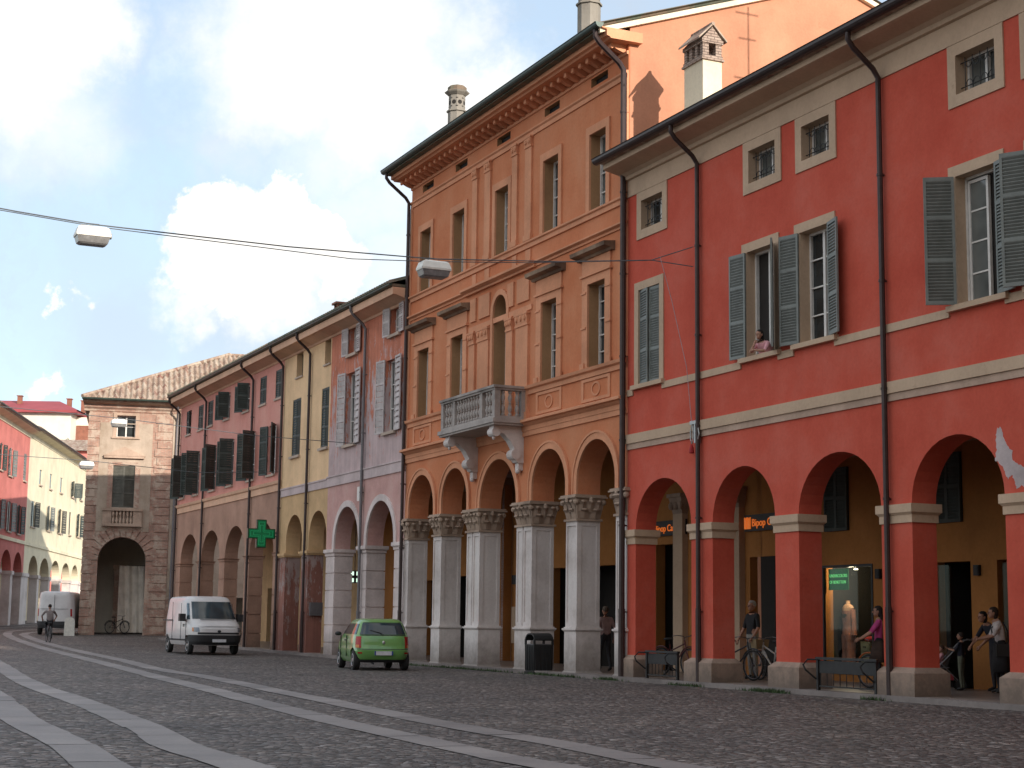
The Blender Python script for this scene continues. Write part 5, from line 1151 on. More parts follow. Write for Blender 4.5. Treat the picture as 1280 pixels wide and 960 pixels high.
# tufts of weed along the kerb and plinths
def tufts():
    mb = MB(); r = random.Random(5)
    spots = [(-7.0,-.30,.28,60),(-6.6,-.34,.3,80),(-6.2,-.30,.2,40),(-13.6,-.30,.3,70),(-10.3,-.32,.2,30),(-9.6,-.30,.2,30),(-3.2,-.30,.2,30),(-17.3,-.32,.5,70),(-20.5,-.34,.9,60),(-22.6,-.36,.7,60),(-24,-.34,.6,40),(-15.9,-.34,.5,50),(-26,-.4,.8,60)]
    for u, y, s, n in spots:
        for k in range(n*3):
            a = r.gauss(u, s); b = y+r.gauss(0,.05); h = r.uniform(.03,.10); p = row(a,b,0); t = r.uniform(0,2*PI); l = r.uniform(.01,.05); w_ = .012
            dx, dy = math.cos(t), math.sin(t)
            mb.add([(p.x-dy*w_,p.y+dx*w_,0),(p.x+dy*w_,p.y-dx*w_,0),(p.x+dx*l,p.y+dy*l,h)],[(0,1,2)])
    return tag(mb.build('grass', leafm), 'low weeds growing along the kerb below the pillars', 'grass', None, 'stuff')
tufts()
# ------------------------------------------------------------------ vehicles
def bake(o):
    dg = bpy.context.evaluated_depsgraph_get(); me = bpy.data.meshes.new_from_object(o.evaluated_get(dg)); return me
def sring(xr, xf, w, z, t0=0, t1=360, n=64, off=0.0, e=.34, inc=False):
    xc = (xr+xf)/2; a = (xf-xr)/2+off; w = w+off; out = []; m = n if not inc else n+1
    for k in range(m):
        t = math.radians(t0+(t1-t0)*k/n); c, s = math.cos(t), math.sin(t)
        out.append((xc+a*math.copysign(abs(c)**e, c), w*math.copysign(abs(s)**e, s), z))
    return out
class Body:
    def __init__(s, lv): s.lv = lv            # levels (z, xrear, xfront, halfwidth)
    def at(s, z):
        L = s.lv
        for a, b in zip(L[:-1], L[1:]):
            if a[0] <= z <= b[0]:
                t = (z-a[0])/(b[0]-a[0]); return [a[i]+(b[i]-a[i])*t for i in (1,2,3)]
        return list(L[-1][1:])
    def hull(s, mb):
        rings = []; zs = []
        for a, b in zip(s.lv[:-1], s.lv[1:]):
            k = max(1, int((b[0]-a[0])/.08)); zs += [a[0]+(b[0]-a[0])*i/k for i in range(k)]
        zs.append(s.lv[-1][0])
        for z in zs: xr, xf, w = s.at(z); rings.append(sring(xr, xf, w, z))
        mb.loft(rings); return mb
    def patch(s, mb, z0, z1, t0, t1, off=.008, n=14, k=4, mi=0, thick=.012):
        R = []
        for i in range(k+1):
            z = z0+(z1-z0)*i/k; xr, xf, w = s.at(z); R.append((sring(xr,xf,w,z,t0,t1,n,off,inc=True), sring(xr,xf,w,z,t0,t1,n,off-thick,inc=True)))
        m = n+1
        o = [p for r in R for p in r[0]]; inn = [p for r in R for p in r[1]]; N_ = len(o); fs = []
        for i in range(k):
            for j in range(n): fs.append((i*m+j,i*m+j+1,(i+1)*m+j+1,(i+1)*m+j))
        for j in range(n): fs += [(j+1,j,N_+j,N_+j+1),(k*m+j,k*m+j+1,N_+k*m+j+1,N_+k*m+j)]
        for i in range(k): fs += [(i*m,(i+1)*m,N_+(i+1)*m,N_+i*m),((i+1)*m+n,i*m+n,N_+i*m+n,N_+(i+1)*m+n)]
        mb.add(o+inn, fs, mi)
def carpaint(name, col, coat=.6, rough=.35):
    m, nt, b = newmat(name); b.inputs['Base Color'].default_value = (*col,1); b.inputs['Roughness'].default_value = rough
    b.inputs['Coat Weight'].default_value = coat; b.inputs['Coat Roughness'].default_value = .08
    v = coords(nt); c = ramp(nt, noise(nt, v, 2.2, 5, .7), [(.3,tuple(x*.86 for x in col)),(.7,tuple(min(1,x*1.05) for x in col))]); nt.links.new(c, b.inputs['Base Color']); return m
M['carglass'] = glassmat('car_glass', (.03,.045,.055), .05); M['trim'] = simple('bumper_plastic', (.022,.022,.024), .6)
M['chrome'] = simple('silver', (.55,.55,.56), .3, .7, var=.1); M['taillight'] = simple('tail_light_red', (.40,.012,.015), .2); M['headlight'] = simple('headlight_glass', (.20,.22,.25), .10, .3)
M['plate'] = simple('number_plate', (.62,.63,.66), .5); M['eublue'] = simple('plate_blue', (.03,.06,.28), .5); M['platetext'] = simple('plate_text', (.06,.06,.07), .6); M['amber'] = simple('amber_glass', (.6,.2,.04), .3)
def vehicle(name, loc, fwd, label, lv, paint, wx, wr, tw_, cat, track, arches=True):
    r = empty(name, loc, math.atan2(fwd[1], fwd[0]), label, cat)
    B_ = Body(lv); mb = MB(); B_.hull(mb); me = mb.mesh('body', paint, True)
    o = link('body', me, r)
    for x in wx:
        for s_ in (-1,1):
            c = MB(); y0, y1 = (track-.16, track+.4) if s_ > 0 else (-track-.4, -track+.16); R = wr+.055
            c.loft([[(x+R*math.cos(t), y0, wr+R*math.sin(t)) for t in [2*PI*i/28 for i in range(28)]],[(x+R*math.cos(t), y1, wr+R*math.sin(t)) for t in [2*PI*i/28 for i in range(28)]]])
            co = link('cut', c.mesh('cut', M['trim']), r); bm = bmesh.new(); bm.from_mesh(co.data); bmesh.ops.recalc_face_normals(bm, faces=bm.faces); bm.to_mesh(co.data); bm.free()
            md = o.modifiers.new('b', 'BOOLEAN'); md.operation = 'DIFFERENCE'; md.object = co; md.solver = 'EXACT'
            bpy.context.view_layer.update(); me2 = bake(o); o.modifiers.clear(); o.data = me2; bpy.data.objects.remove(co)
    bm = bmesh.new(); bm.from_mesh(o.data); bmesh.ops.recalc_face_normals(bm, faces=bm.faces); bm.to_mesh(o.data); bm.free()
    for p in o.data.polygons: p.use_smooth = True
    try: o.data.set_sharp_from_angle(angle=math.radians(35))
    except Exception: pass
    first = None
    for x in wx:
        for s_ in (-1,1):
            m = MB(); y = track*s_
            prof = [(wr*.62,-.09),(wr*.93,-.09),(wr,-.06),(wr,.06),(wr*.93,.09),(wr*.62,.09)]
            m.loft([[(x+q*math.cos(t), y+d, wr+q*math.sin(t)) for t in [2*PI*i/28 for i in range(28)]] for q, d in prof]); w_ = m.build('wheel', M['rubber'], r, True)
            m = MB(); d = .095*s_
            m.loft([[(x+q*math.cos(t), y+dd, wr+q*math.sin(t)) for t in [2*PI*i/20 for i in range(20)]] for q, dd in ((wr*.64,d*.9),(wr*.60,d),(wr*.5,d*.85),(wr*.18,d*.95),(.01,d*1.02))])
            m.build('rim', M['chrome'], w_, True)
    return r, B_
# white panel van, front towards us
vlv = [(.34,-2.36,2.30,.90),(.45,-2.38,2.38,.95),(.70,-2.39,2.42,.985),(.95,-2.39,2.38,.985),(1.05,-2.39,2.28,.98),(1.26,-2.38,1.86,.965),(1.30,-2.38,1.80,.96),(2.00,-2.34,1.18,.86),(2.08,-2.32,1.06,.83),(2.14,-2.26,.92,.76),(2.17,-2.1,.7,.60)]
vanwhite = carpaint('van_white', (.62,.60,.60), .3, .4)
vf = (RD.x*.99+.02, RD.y)
vp = row(-40.75,-3.45,gz(64.5))
van, VB = vehicle('white_van', vp, vf, 'white panel van facing us in front of the pink and yellow houses', vlv, vanwhite, (-1.55,1.45), .33, .2, 'van', .86)
mb = MB(); VB.patch(mb, 1.32, 1.96, -40, 40, .010, 20, 6); mb.build('windscreen', M['carglass'], van)
for s_ in (-1,1):
    mb = MB(); VB.patch(mb, 1.30, 1.90, 52*s_, 66*s_, .010, 8, 4); d_ = mb.build('side_window', M['carglass'], van)
    mb = MB(); mb.box(1.05,1.30,s_*1.0,s_*1.22,1.22,1.50); mb.build('mirror', M['trim'], van)
    mb = MB(); VB.patch(mb, .84, 1.00, 24*s_, 46*s_, .012, 10, 2); mb.build('headlight', M['headlight'], van)
mb = MB(); VB.patch(mb, .36, .72, -70, 70, .03, 26, 3, thick=.05); mb.build('front_bumper', M['trim'], van)
mb = MB(); VB.patch(mb, .75, .82, -30, 30, .012, 16, 1); mb.build('grille', M['trim'], van)
mb = MB(); mb.ball((2.41,0,.86), (.02,.07,.05), 10, 6); mb.build('badge', M['trim'], van)
mb = MB(); mb.box(2.445,2.46,-.26,.26,.46,.57); pl_ = mb.build('number_plate', M['plate'], van)
mb = MB(); mb.box(1.86,1.885,-.60,.1,1.28,1.30); mb.box(1.86,1.885,.05,.7,1.28,1.30); mb.build('wiper', M['trim'], van)
mb = MB()
for s_ in (-1,1):
    mb.box(.55,.57,s_*.983,s_*.995,.5,1.9); mb.box(1.28,1.30,s_*.975,s_*.992,.55,1.3); mb.box(-.75,-.73,s_*.98,s_*.995,.5,1.95); mb.box(-2.2,-.73,s_*.985,s_*1.0,1.24,1.28)
mb.box(.9,1.05,-1.005,-.98,1.08,1.12); mb.box(.9,1.05,.98,1.005,1.08,1.12); mb.build('door_gap', M['trim'], van)
mb = MB()
for s_ in (-1,1):
    VB.patch(mb, .50, .56, 72*s_, 108*s_, .014, 20, 1)
mb.build('side_moulding', M['trim'], van)
for s_ in (-1,1):
    mb = MB(); VB.patch(mb, .85, .99, 47*s_, 54*s_, .012, 4, 2); mb.build('indicator', M['amber'], van)
    mb = MB(); mb.box(.92,1.02,s_*.99-.02,s_*.99+.02,1.02,1.06); mb.build('door_handle', M['trim'], van)
mb = MB(); mb.box(1.45,1.50,-.45,-.05,1.34,1.36); mb.box(1.50,1.72,-.62,-.22,1.29,1.31); mb.build('dashboard_paper', M['plate'], van)
mb = MB(); mb.box(2.30,2.335,-.8,.8,1.045,1.052); mb.build('bonnet_gap', M['greypipe'], van)
# small green hatchback seen from behind
hlv = [(.22,-1.58,1.60,.70),(.34,-1.68,1.68,.775),(.48,-1.73,1.70,.80),(.56,-1.735,1.70,.81),(.60,-1.70,1.68,.80),(.72,-1.68,1.62,.80),(.84,-1.66,1.40,.795),(.93,-1.63,1.05,.78),(.97,-1.60,.95,.77),(1.27,-1.42,.42,.655),(1.35,-1.34,.22,.61),(1.40,-1.20,.05,.55),(1.425,-.95,-.2,.42)]
green = carpaint('car_green', (.16,.37,.10), .8, .3)
gp = Vector((-3.90,47.6,0)); gf = (-.262,.965)
car, CB = vehicle('green_hatchback', gp, gf, 'small lime green hatchback parked at an angle, seen from behind', hlv, green, (-1.20,1.15), .28, .2, 'car', .69)
mb = MB(); CB.patch(mb, .985, 1.30, 144, 216, .008, 20, 5); mb.build('rear_window', M['carglass'], car)
mb = MB(); CB.patch(mb, .99, 1.28, -38, 38, .008, 20, 5); mb.build('windscreen', M['carglass'], car)
for s_ in (-1,1):
    mb = MB(); CB.patch(mb, .99, 1.28, 62*s_, 94*s_, .008, 10, 4); CB.patch(mb, .99, 1.27, 98*s_, 126*s_, .008, 10, 4); mb.build('side_window', M['carglass'], car)
    mb = MB(); CB.patch(mb, .62, .93, 128*s_, 152*s_, .014, 10, 4); mb.build('tail_light', M['taillight'], car)
    mb = MB(); mb.ball((.72,s_*.88,.99), (.08,.10,.065), 10, 6); mb.build('mirror', M['trim'], car)
    mb = MB(); CB.patch(mb, .60, .72, 26*s_, 44*s_, .01, 6, 2); mb.build('headlight', M['headlight'], car)
mb = MB(); CB.patch(mb, .22, .30, 110, 250, .012, 24, 2); mb.build('bumper_skirt', M['trim'], car)
mb = MB(); CB.patch(mb, .575, .592, 135, 225, .006, 24, 1); mb.build('bumper_gap', M['trim'], car)
mb = MB(); mb.box(-1.758,-1.742,-.26,.26,.42,.53); pl_ = mb.build('number_plate', M['plate'], car)
mb = MB(); mb.box(-1.762,-1.7585,.22,.26,.42,.53); mb.box(-1.762,-1.7585,-.26,-.22,.42,.53); mb.build('plate_band', M['eublue'], pl_)
mb = MB(); mb.ball((-1.70,0,.77), (.015,.04,.05), 8, 6); mb.build('badge', M['chrome'], car)
mb = MB(); mb.tube([(-1.66,.0,.965),(-1.60,.05,1.02),(-1.53,.36,1.10)], .010, 5); mb.build('rear_wiper', M['trim'], car)
mb = MB(); CB.patch(mb, .955, .975, 146, 214, .008, 18, 1); CB.patch(mb, 1.305, 1.318, 146, 214, .006, 18, 1); mb.build('window_seal', M['trim'], car)
for s_ in (-1,1):
    mb = MB(); mb.box(-.32,-.305,s_*.79,s_*.818,.36,.95); mb.box(.66,.675,s_*.79,s_*.818,.36,.95); mb.box(-.22,-.06,s_*.80,s_*.83,.80,.83); mb.build('door_gap', M['trim'], car)
    mb = MB(); CB.patch(mb, .62, .70, 130*s_, 146*s_, .018, 6, 1); mb.build('indicator', M['amber'], car)
    mb = MB(); CB.patch(mb, .46, .50, 140*s_, 156*s_, .02, 6, 1); mb.build('reflector', M['taillight'], car)
mb = MB(); mb.tube([(-.9,-.35,1.40),(-1.0,-.36,1.62)], .006, 5); mb.build('aerial', M['trim'], car)
mb = MB(); mb.tube([(-1.5,.28,.20),(-1.72,.28,.19)], .025, 8); mb.build('exhaust', M['trim'], car)
# far van seen from behind
flv = [(.36,-2.4,2.40,.92),(.55,-2.44,2.46,.97),(1.0,-2.44,2.36,.985),(1.3,-2.44,1.9,.97),(2.15,-2.40,1.3,.90),(2.28,-2.36,1.1,.86),(2.34,-2.2,.9,.70)]
fd = (-.10,.995)
fv, FB = vehicle('white_van', Vector((-24.95,92.4,gz(91))), fd, 'far white van seen from behind at the foot of the brick corner palazzo', flv, vanwhite, (-1.5,1.5), .34, .2, 'van', .86)
mb = MB(); FB.patch(mb, .36, .72, 120, 240, .03, 20, 2, thick=.05); mb.build('rear_bumper', M['trim'], fv)
for s_ in (-1,1): mb = MB(); FB.patch(mb, 1.0, 1.40, 128*s_, 140*s_, .012, 6, 3); mb.build('tail_light', M['taillight'], fv)
mb = MB(); mb.box(-2.462,-2.45,-.012,.012,.75,2.15); mb.box(-2.462,-2.45,-.75,.75,1.38,1.40); mb.build('door_gap', M['greypipe'], fv)
mb = MB(); FB.patch(mb, 1.35, 2.0, -40, 40, .01, 14, 4); mb.build('windscreen', M['carglass'], fv)
wp = carpaint('car_pale', (.45,.47,.55), .6, .3)
wc, WB = vehicle('pale_hatchback', Vector((-30.55,95.2,gz(95))), (.12,-.99), 'pale small car cut off by the left edge of the photo', hlv, wp, (-1.20,1.15), .28, .2, 'car', .69)
mb = MB(); WB.patch(mb, .99, 1.28, -38, 38, .008, 20, 5); mb.build('windscreen', M['carglass'], wc)
for s_ in (-1,1):
    mb = MB(); WB.patch(mb, .60, .74, 26*s_, 44*s_, .01, 6, 2); mb.build('headlight', M['headlight'], wc)
    mb = MB(); WB.patch(mb, .99, 1.27, 62*s_, 120*s_, .008, 12, 4); mb.build('side_window', M['carglass'], wc)
mb = MB(); WB.patch(mb, .22, .40, -60, 60, .015, 18, 2); mb.build('front_bumper', M['trim'], wc)
# ------------------------------------------------------------------ people
STD = dict(pelvis=(0,0,.94), waist=(0,.0,1.08), chest=(0,.01,1.28), neck0=(0,.01,1.42), neck=(0,0,1.49), shL=(.17,.01,1.385), elL=(.225,.03,1.12), wrL=(.235,-.04,.88), haL=(.235,-.06,.82),
           shR=(-.17,.01,1.385), elR=(-.225,.03,1.12), wrR=(-.235,-.04,.88), haR=(-.235,-.06,.82), hiL=(.09,0,.90), knL=(.10,-.01,.50), anL=(.10,.03,.09), toL=(.11,-.14,.035), hiR=(-.09,0,.90), knR=(-.10,-.01,.50), anR=(-.10,.03,.09), toR=(-.11,-.14,.035), head=(0,-.015,1.60))
RAD = dict(pelvis=.135, waist=.115, chest=.135, neck0=.07, neck=.052, shL=.065, elL=.042, wrL=.027, haL=.028, hiL=.088, knL=.056, anL=.040, toL=.032)
EDG = [('pelvis','waist'),('waist','chest'),('chest','neck0'),('neck0','neck'),('chest','shL'),('shL','elL'),('elL','wrL'),('wrL','haL'),('chest','shR'),('shR','elR'),('elR','wrR'),('wrR','haR'),('pelvis','hiL'),('hiL','knL'),('knL','anL'),('anL','toL'),('pelvis','hiR'),('hiR','knR'),('knR','anR'),('anR','toR')]
SKIN = simple('skin', (.42,.22,.15), .6, var=.08)
def cloth(n, c): return simple(n, c, .9, var=.2, sc=9, bmp=.2)
def person(loc, rz, label, top, legs, shoe=None, hair=(.02,.015,.012), pose={}, scale=1.0, sleeve='short', skirt=None, hairlen='short', wide=1.0, bare_legs=False, group=None, parent=None, head_turn=0.0):
    J = dict(STD); J.update(pose); r = empty('person', loc, rz, label, 'person', group); r.scale = (scale,)*3
    names = list(J.keys()); names.remove('head'); idx = {n: i for i, n in enumerate(names)}
    me = bpy.data.meshes.new('sk'); me.from_pydata([J[n] for n in names], [(idx[a],idx[b]) for a, b in EDG], []); o = bpy.data.objects.new('sk', me); COL.objects.link(o)
    md = o.modifiers.new('s', 'SKIN'); md.use_smooth_shade = True
    for i, n in enumerate(names):
        k = n if n in RAD else n[:-1]+'L'; q = RAD[k]*(wide if n in ('pelvis','waist','chest') else 1)
        d = me.skin_vertices[0].data[i]; d.radius = (q*1.18, q*.82) if n in ('pelvis','waist','chest') else (q, q); d.use_root = (n == 'pelvis')
    o.modifiers.new('u', 'SUBSURF').levels = 2; bpy.context.view_layer.update(); b = bake(o); bpy.data.objects.remove(o)
    mats = [SKIN, top, legs, shoe or M['black'], M['iron']]
    seg = []
    for a, c in EDG:
        s_ = {'L':1,'R':1}
        if a in ('pelvis','waist','chest') and c in ('waist','chest','neck0'): m_ = 1
        elif c == 'neck': m_ = 0
        elif c[:2] == 'sh': m_ = 1
        elif c[:2] == 'el': m_ = 1 if sleeve != 'none' else 0
        elif c[:2] == 'wr': m_ = 1 if sleeve == 'long' else 0
        elif c[:2] == 'ha': m_ = 0
        elif c[:2] == 'hi': m_ = 2
        elif c[:2] == 'kn': m_ = 2
        elif c[:2] == 'an': m_ = 0 if bare_legs else 2
        else: m_ = 3
        seg.append((Vector(J[a]), Vector(J[c]), m_))
    mb = MB(); vs = [tuple(v.co) for v in b.vertices]; zp = J['pelvis'][2]
    for p in b.polygons:
        c = p.center; best = 1e9; mi = 0
        for A_, C_, m_ in seg:
            ab = C_-A_; t = max(0, min(1, (c-A_).dot(ab)/max(1e-9, ab.dot(ab)))); d = (c-A_-ab*t).length
            if d < best: best = d; mi = m_
        if mi == 1 and best < 9 and abs(c.x) < .17 and c.z < zp+.03 and (c-Vector(J['pelvis'])).length < .2: mi = 2
        mb.f.append(tuple(p.vertices)); mb.m.append(mi)
    mb.v = vs
    H = Vector(J['head']); nv = len(mb.v); ht = Matrix.Rotation(head_turn, 3, 'Z')
    def hb(c, rr, seg_=14, rg=10, mi=0):
        st = len(mb.v); mb.ball((0,0,0), rr, seg_, rg, mi)
        for i in range(st, len(mb.v)):
            q = ht @ (Vector(mb.v[i])+Vector(c)); mb.v[i] = tuple(q+H)
    hb((0,.005,.02), (.074,.092,.100)); hb((0,-.022,-.045), (.052,.064,.060)); hb((0,-.094,-.008), (.013,.020,.022), 8, 6); hb((0,-.079,-.052), (.022,.010,.007), 8, 4)
    for s_ in (-1,1): hb((s_*.076,.005,-.002), (.012,.022,.030), 8, 6); hb((s_*.029,-.079,.018), (.013,.008,.008), 8, 4, 4)
    for s_ in ('L','R'):      # palm and five separate bent fingers
        W_, A_ = Vector(J['wr'+s_]), Vector(J['ha'+s_]); d = (A_-W_).normalized(); side = d.cross(Vector((0,1,0.2))).normalized(); nn = side.cross(d).normalized()
        cx_ = A_+d*.02; mb.ball(tuple(cx_), (.034,.028,.034), 8, 6, 0)
        for k, L_ in enumerate((.062,.074,.070,.055)):
            b0 = A_+d*.035+side*(-.027+.018*k); b1 = b0+d*L_*.5+nn*.004; b2 = b0+d*L_*.85+nn*.024
            mb.tube([b0,b1,b2], [.0095,.0085,.007], 6, 0)
        b0 = A_+side*(-.034); mb.tube([b0,b0+d*.03-side*.022,b0+d*.062-side*.024+nn*.01], [.011,.010,.008], 6, 0)
    mb.build('body', mats, r, 'all')
    if hair:
        hm = simple('hair', hair, .8, var=.4, sc=20); h = MB(); st = 0
        h.ball((0,.018,.040), (.082,.096,.092), 14, 10)
        if hairlen != 'short': h.ball((0,.05,-.02), (.078,.062,.10), 12, 8)
        if hairlen == 'long': h.ball((0,.075,-.11), (.065,.04,.12), 10, 8)
        h.v = [tuple(ht @ Vector(v)+H) if True else v for v in h.v]
        # keep the face clear
        bad = set(i for i, v in enumerate(h.v) if (ht.transposed() @ (Vector(v)-H)).y < -.055 and (ht.transposed() @ (Vector(v)-H)).z < .055)
        keep = [(f, m) for f, m in zip(h.f, h.m) if not any(i in bad for i in f)]; h.f = [k[0] for k in keep]; h.m = [k[1] for k in keep]
        h.build('hair', hm, r, 'all')
    if skirt:
        zt, zb, rt, rb, mt = skirt; k = MB(); p = J['pelvis']; n = 20
        k.loft([[(p[0]+(rr*1.15+.012*math.sin(5*t))*math.cos(t), p[1]+(rr*.85+.012*math.sin(5*t))*math.sin(t), z) for t in [2*PI*i/n for i in range(n)]] for z, rr in ((zt,rt),((zt+zb)/2,(rt+rb)/2+.01),(zb,rb))]); k.build('skirt', mt, r, 'all')
    return r
away = rz_of((-RD.x,-RD.y)); left_in = rz_of((-RN.x*-.0+ -RD.x, -RD.y))
darktop = cloth('charcoal_shirt', (.022,.022,.025)); palegrey = cloth('pale_grey_trousers', (.30,.29,.27)); white = cloth('white_tshirt', (.60,.54,.53)); blackc = cloth('black_cloth', (.018,.017,.02))
pinkshirt = cloth('washed_pink_shirt', (.42,.29,.28)); magenta = cloth('magenta_blouse', (.50,.06,.22)); grey = cloth('grey_shirt', (.20,.17,.165)); darktr = cloth('dark_trousers', (.035,.034,.04)); lightpink = cloth('light_pink_top', (.72,.36,.40)); olive = cloth('grey_green_trousers', (.14,.15,.11)); navy = cloth('navy_top', (.02,.022,.035))
FL = .10
person(row(-10.75,2.0,FL), rz_of((-.75,-.4)), 'grey-haired man in dark shirt and pale trousers standing with a bicycle', darktop, palegrey, hair=(.30,.28,.26), sleeve='short', wide=1.12, scale=1.07,
       pose=dict(elL=(.25,-.02,1.13), wrL=(.24,-.16,.93), haL=(.24,-.20,.89), elR=(-.27,-.02,1.12), wrR=(-.33,-.12,.90), haR=(-.34,-.14,.85)))
person(row(-3.15,2.75,FL), rz_of((-.95,.10)), 'woman in white T-shirt with dark shoulder strap pushing the pushchair', white, blackc, hair=(.03,.018,.012), hairlen='bob', scale=.98, wide=1.08,
       pose=dict(chest=(0,-.05,1.28), neck0=(0,-.08,1.41), neck=(0,-.10,1.47), head=(0,-.135,1.58), shL=(.17,-.05,1.37), shR=(-.17,-.05,1.37), elL=(.21,-.17,1.13), wrL=(.16,-.40,1.07), haL=(.15,-.46,1.06), elR=(-.21,-.16,1.13), wrR=(-.15,-.39,1.07), haR=(-.14,-.45,1.06), knR=(-.10,-.06,.50), anR=(-.10,-.02,.09), toR=(-.11,-.19,.035)), skirt=(1.0,.42,.15,.22,blackc))
bg = MB(); bg.tube([(-.17,.09,1.38),(-.02,.15,1.20),(.12,.13,1.02),(.19,.06,.92)], .014, 6); bg.tube([(-.17,.02,1.45),(-.02,-.17,1.25),(.14,-.15,1.02),(.19,-.05,.92)], .014, 6); bg.box(.15,.24,-.12,.14,.72,.95)
tag(link('shoulder_bag', bg.mesh('shoulder_bag', M['black']), None, row(-3.15,2.75,FL), (0,0,rz_of((-.95,.10)))), 'black shoulder bag on a long strap across the white T-shirt', 'bag')
person(row(-3.75,3.15,FL), rz_of((-.9,-.35)), 'dark-haired woman bending forward beside the woman in white', navy, darktr, hair=(.012,.01,.009), hairlen='bob', scale=.98,
       pose=dict(chest=(0,-.12,1.24), neck0=(0,-.20,1.36), neck=(0,-.25,1.41), head=(0,-.31,1.50), shL=(.17,-.16,1.31), shR=(-.17,-.16,1.31), elL=(.20,-.30,1.10), wrL=(.16,-.46,.95), haL=(.15,-.50,.91), elR=(-.20,-.30,1.10), wrR=(-.16,-.46,.95), haR=(-.15,-.50,.91)))
person(row(-4.55,2.95,FL), rz_of((-.8,.5)), 'child in dark top and grey-green trousers standing at the pushchair handle', navy, olive, hair=(.03,.02,.015), scale=.68, pose=dict(elL=(.22,-.12,1.18), wrL=(.18,-.30,1.22), haL=(.17,-.35,1.24)))
# pushchair with toddler
st = empty('pushchair', row(-5.15,2.85,FL), rz_of((-.95,.10)), 'dark folding pushchair with pink toddler seat beside the fourth arch pillar', 'pushchair')
mb = MB()
for x in (-.2,.2):
    mb.tube([(x,.62,1.02),(x,.50,1.0),(x,-.35,.14)], .013, 6); mb.tube([(x,-.05,.62),(x,.42,.14)], .013, 6); mb.tube([(x,-.30,.45),(x,.2,.45)], .012, 6)
mb.tube([(-.2,.62,1.02),(.2,.62,1.02)], .018, 8); mb.tube([(-.2,-.3,.2),(.2,-.3,.2)], .01, 6); mb.build('frame', simple('grey_tube', (.20,.20,.21), .4, .5), st)
mb = MB(); mb.loft([[(x,-.32,.40),(x,-.30,.45),(x,.08,.43),(x,.26,.86),(x,.30,.84),(x,.12,.38)] for x in (-.19,.19)]); mb.build('seat', M['black'], st)
mb = MB(); mb.box(-.17,.17,-.1,.28,.20,.32); mb.build('basket', cloth('red_basket', (.30,.04,.05)), st)
for x in (-.22,.22):
    for y, R in ((-.36,.10),(.42,.11)):
        m = MB(); m.loft([[(x+d,y+q*math.cos(t),R+q*math.sin(t)) for t in [2*PI*i/16 for i in range(16)]] for q, d in ((R*.6,-.02),(R,-.018),(R,.018),(R*.6,.02))]); m.build('wheel', M['rubber'], st)
person(row(-5.15,2.85,FL+.19), rz_of((-.95,.10)), 'toddler in pale pink sitting in the pushchair', lightpink, lightpink, hair=(.06,.03,.015), scale=.56,
       pose=dict(pelvis=(0,0,.52), waist=(0,.05,.64), chest=(0,.12,.83), neck0=(0,.15,.96), neck=(0,.15,1.02), head=(0,.13,1.14), shL=(.15,.13,.93), shR=(-.15,.13,.93), elL=(.2,0,.76), wrL=(.15,-.15,.68), haL=(.14,-.2,.66), elR=(-.2,0,.76), wrR=(-.15,-.15,.68), haR=(-.14,-.2,.66), hiL=(.09,-.02,.50), hiR=(-.09,-.02,.50), knL=(.12,-.42,.50), knR=(-.12,-.42,.50), anL=(.12,-.50,.14), anR=(-.12,-.50,.14), toL=(.12,-.64,.10), toR=(-.12,-.64,.10)))
person(row(-5.62,1.72,FL), rz_of((-.95,.15)), 'woman in magenta top on a bicycle, half hidden by a pillar', magenta, blackc, hair=(.02,.012,.01), hairlen='long', scale=.98, skirt=(1.0,.55,.15,.24,cloth('brown_skirt',(.05,.028,.02))),
       pose=dict(elL=(.24,-.16,1.16), wrL=(.22,-.36,1.04), haL=(.21,-.41,1.02), elR=(-.24,-.16,1.16), wrR=(-.22,-.36,1.04), haR=(-.21,-.41,1.02), hiL=(.10,0,.90), knL=(.17,-.02,.5), anL=(.18,.03,.09), toL=(.19,-.13,.035), hiR=(-.10,0,.90), knR=(-.17,-.02,.5), anR=(-.18,.03,.09), toR=(-.19,-.13,.035)))
person(row(-16.75,1.3,FL), rz_of((-.42,.9)), 'man in washed pink shirt and dark trousers walking under the tall orange palazzo', pinkshirt, darktr, hair=(.10,.07,.05), sleeve='long', wide=1.1,
       pose=dict(knL=(.10,-.10,.52), anL=(.10,-.10,.10), toL=(.11,-.26,.04), anR=(-.10,.12,.10), toR=(-.11,-.03,.035), elR=(-.25,.08,1.13), wrR=(-.26,.02,.90), haR=(-.26,.0,.84)))
# woman at the window, forearms on the sill
person(row(-7.34,.22,7.14-.97), rz_of((-.75,-.66)), 'dark-haired woman in light pink leaning out of the shuttered first-floor window', lightpink, darktr, hair=(.012,.008,.007), hairlen='long', scale=.95,
       pose=dict(waist=(0,-.02,1.04), chest=(0,-.14,1.20), neck0=(0,-.22,1.31), neck=(0,-.25,1.37), head=(0,-.285,1.47), shL=(.17,-.18,1.27), shR=(-.17,-.18,1.27), elL=(.22,-.36,1.075), wrL=(.06,-.46,1.09), haL=(.0,-.47,1.10), elR=(-.20,-.36,1.075), wrR=(-.06,-.42,1.20), haR=(-.05,-.39,1.27)))
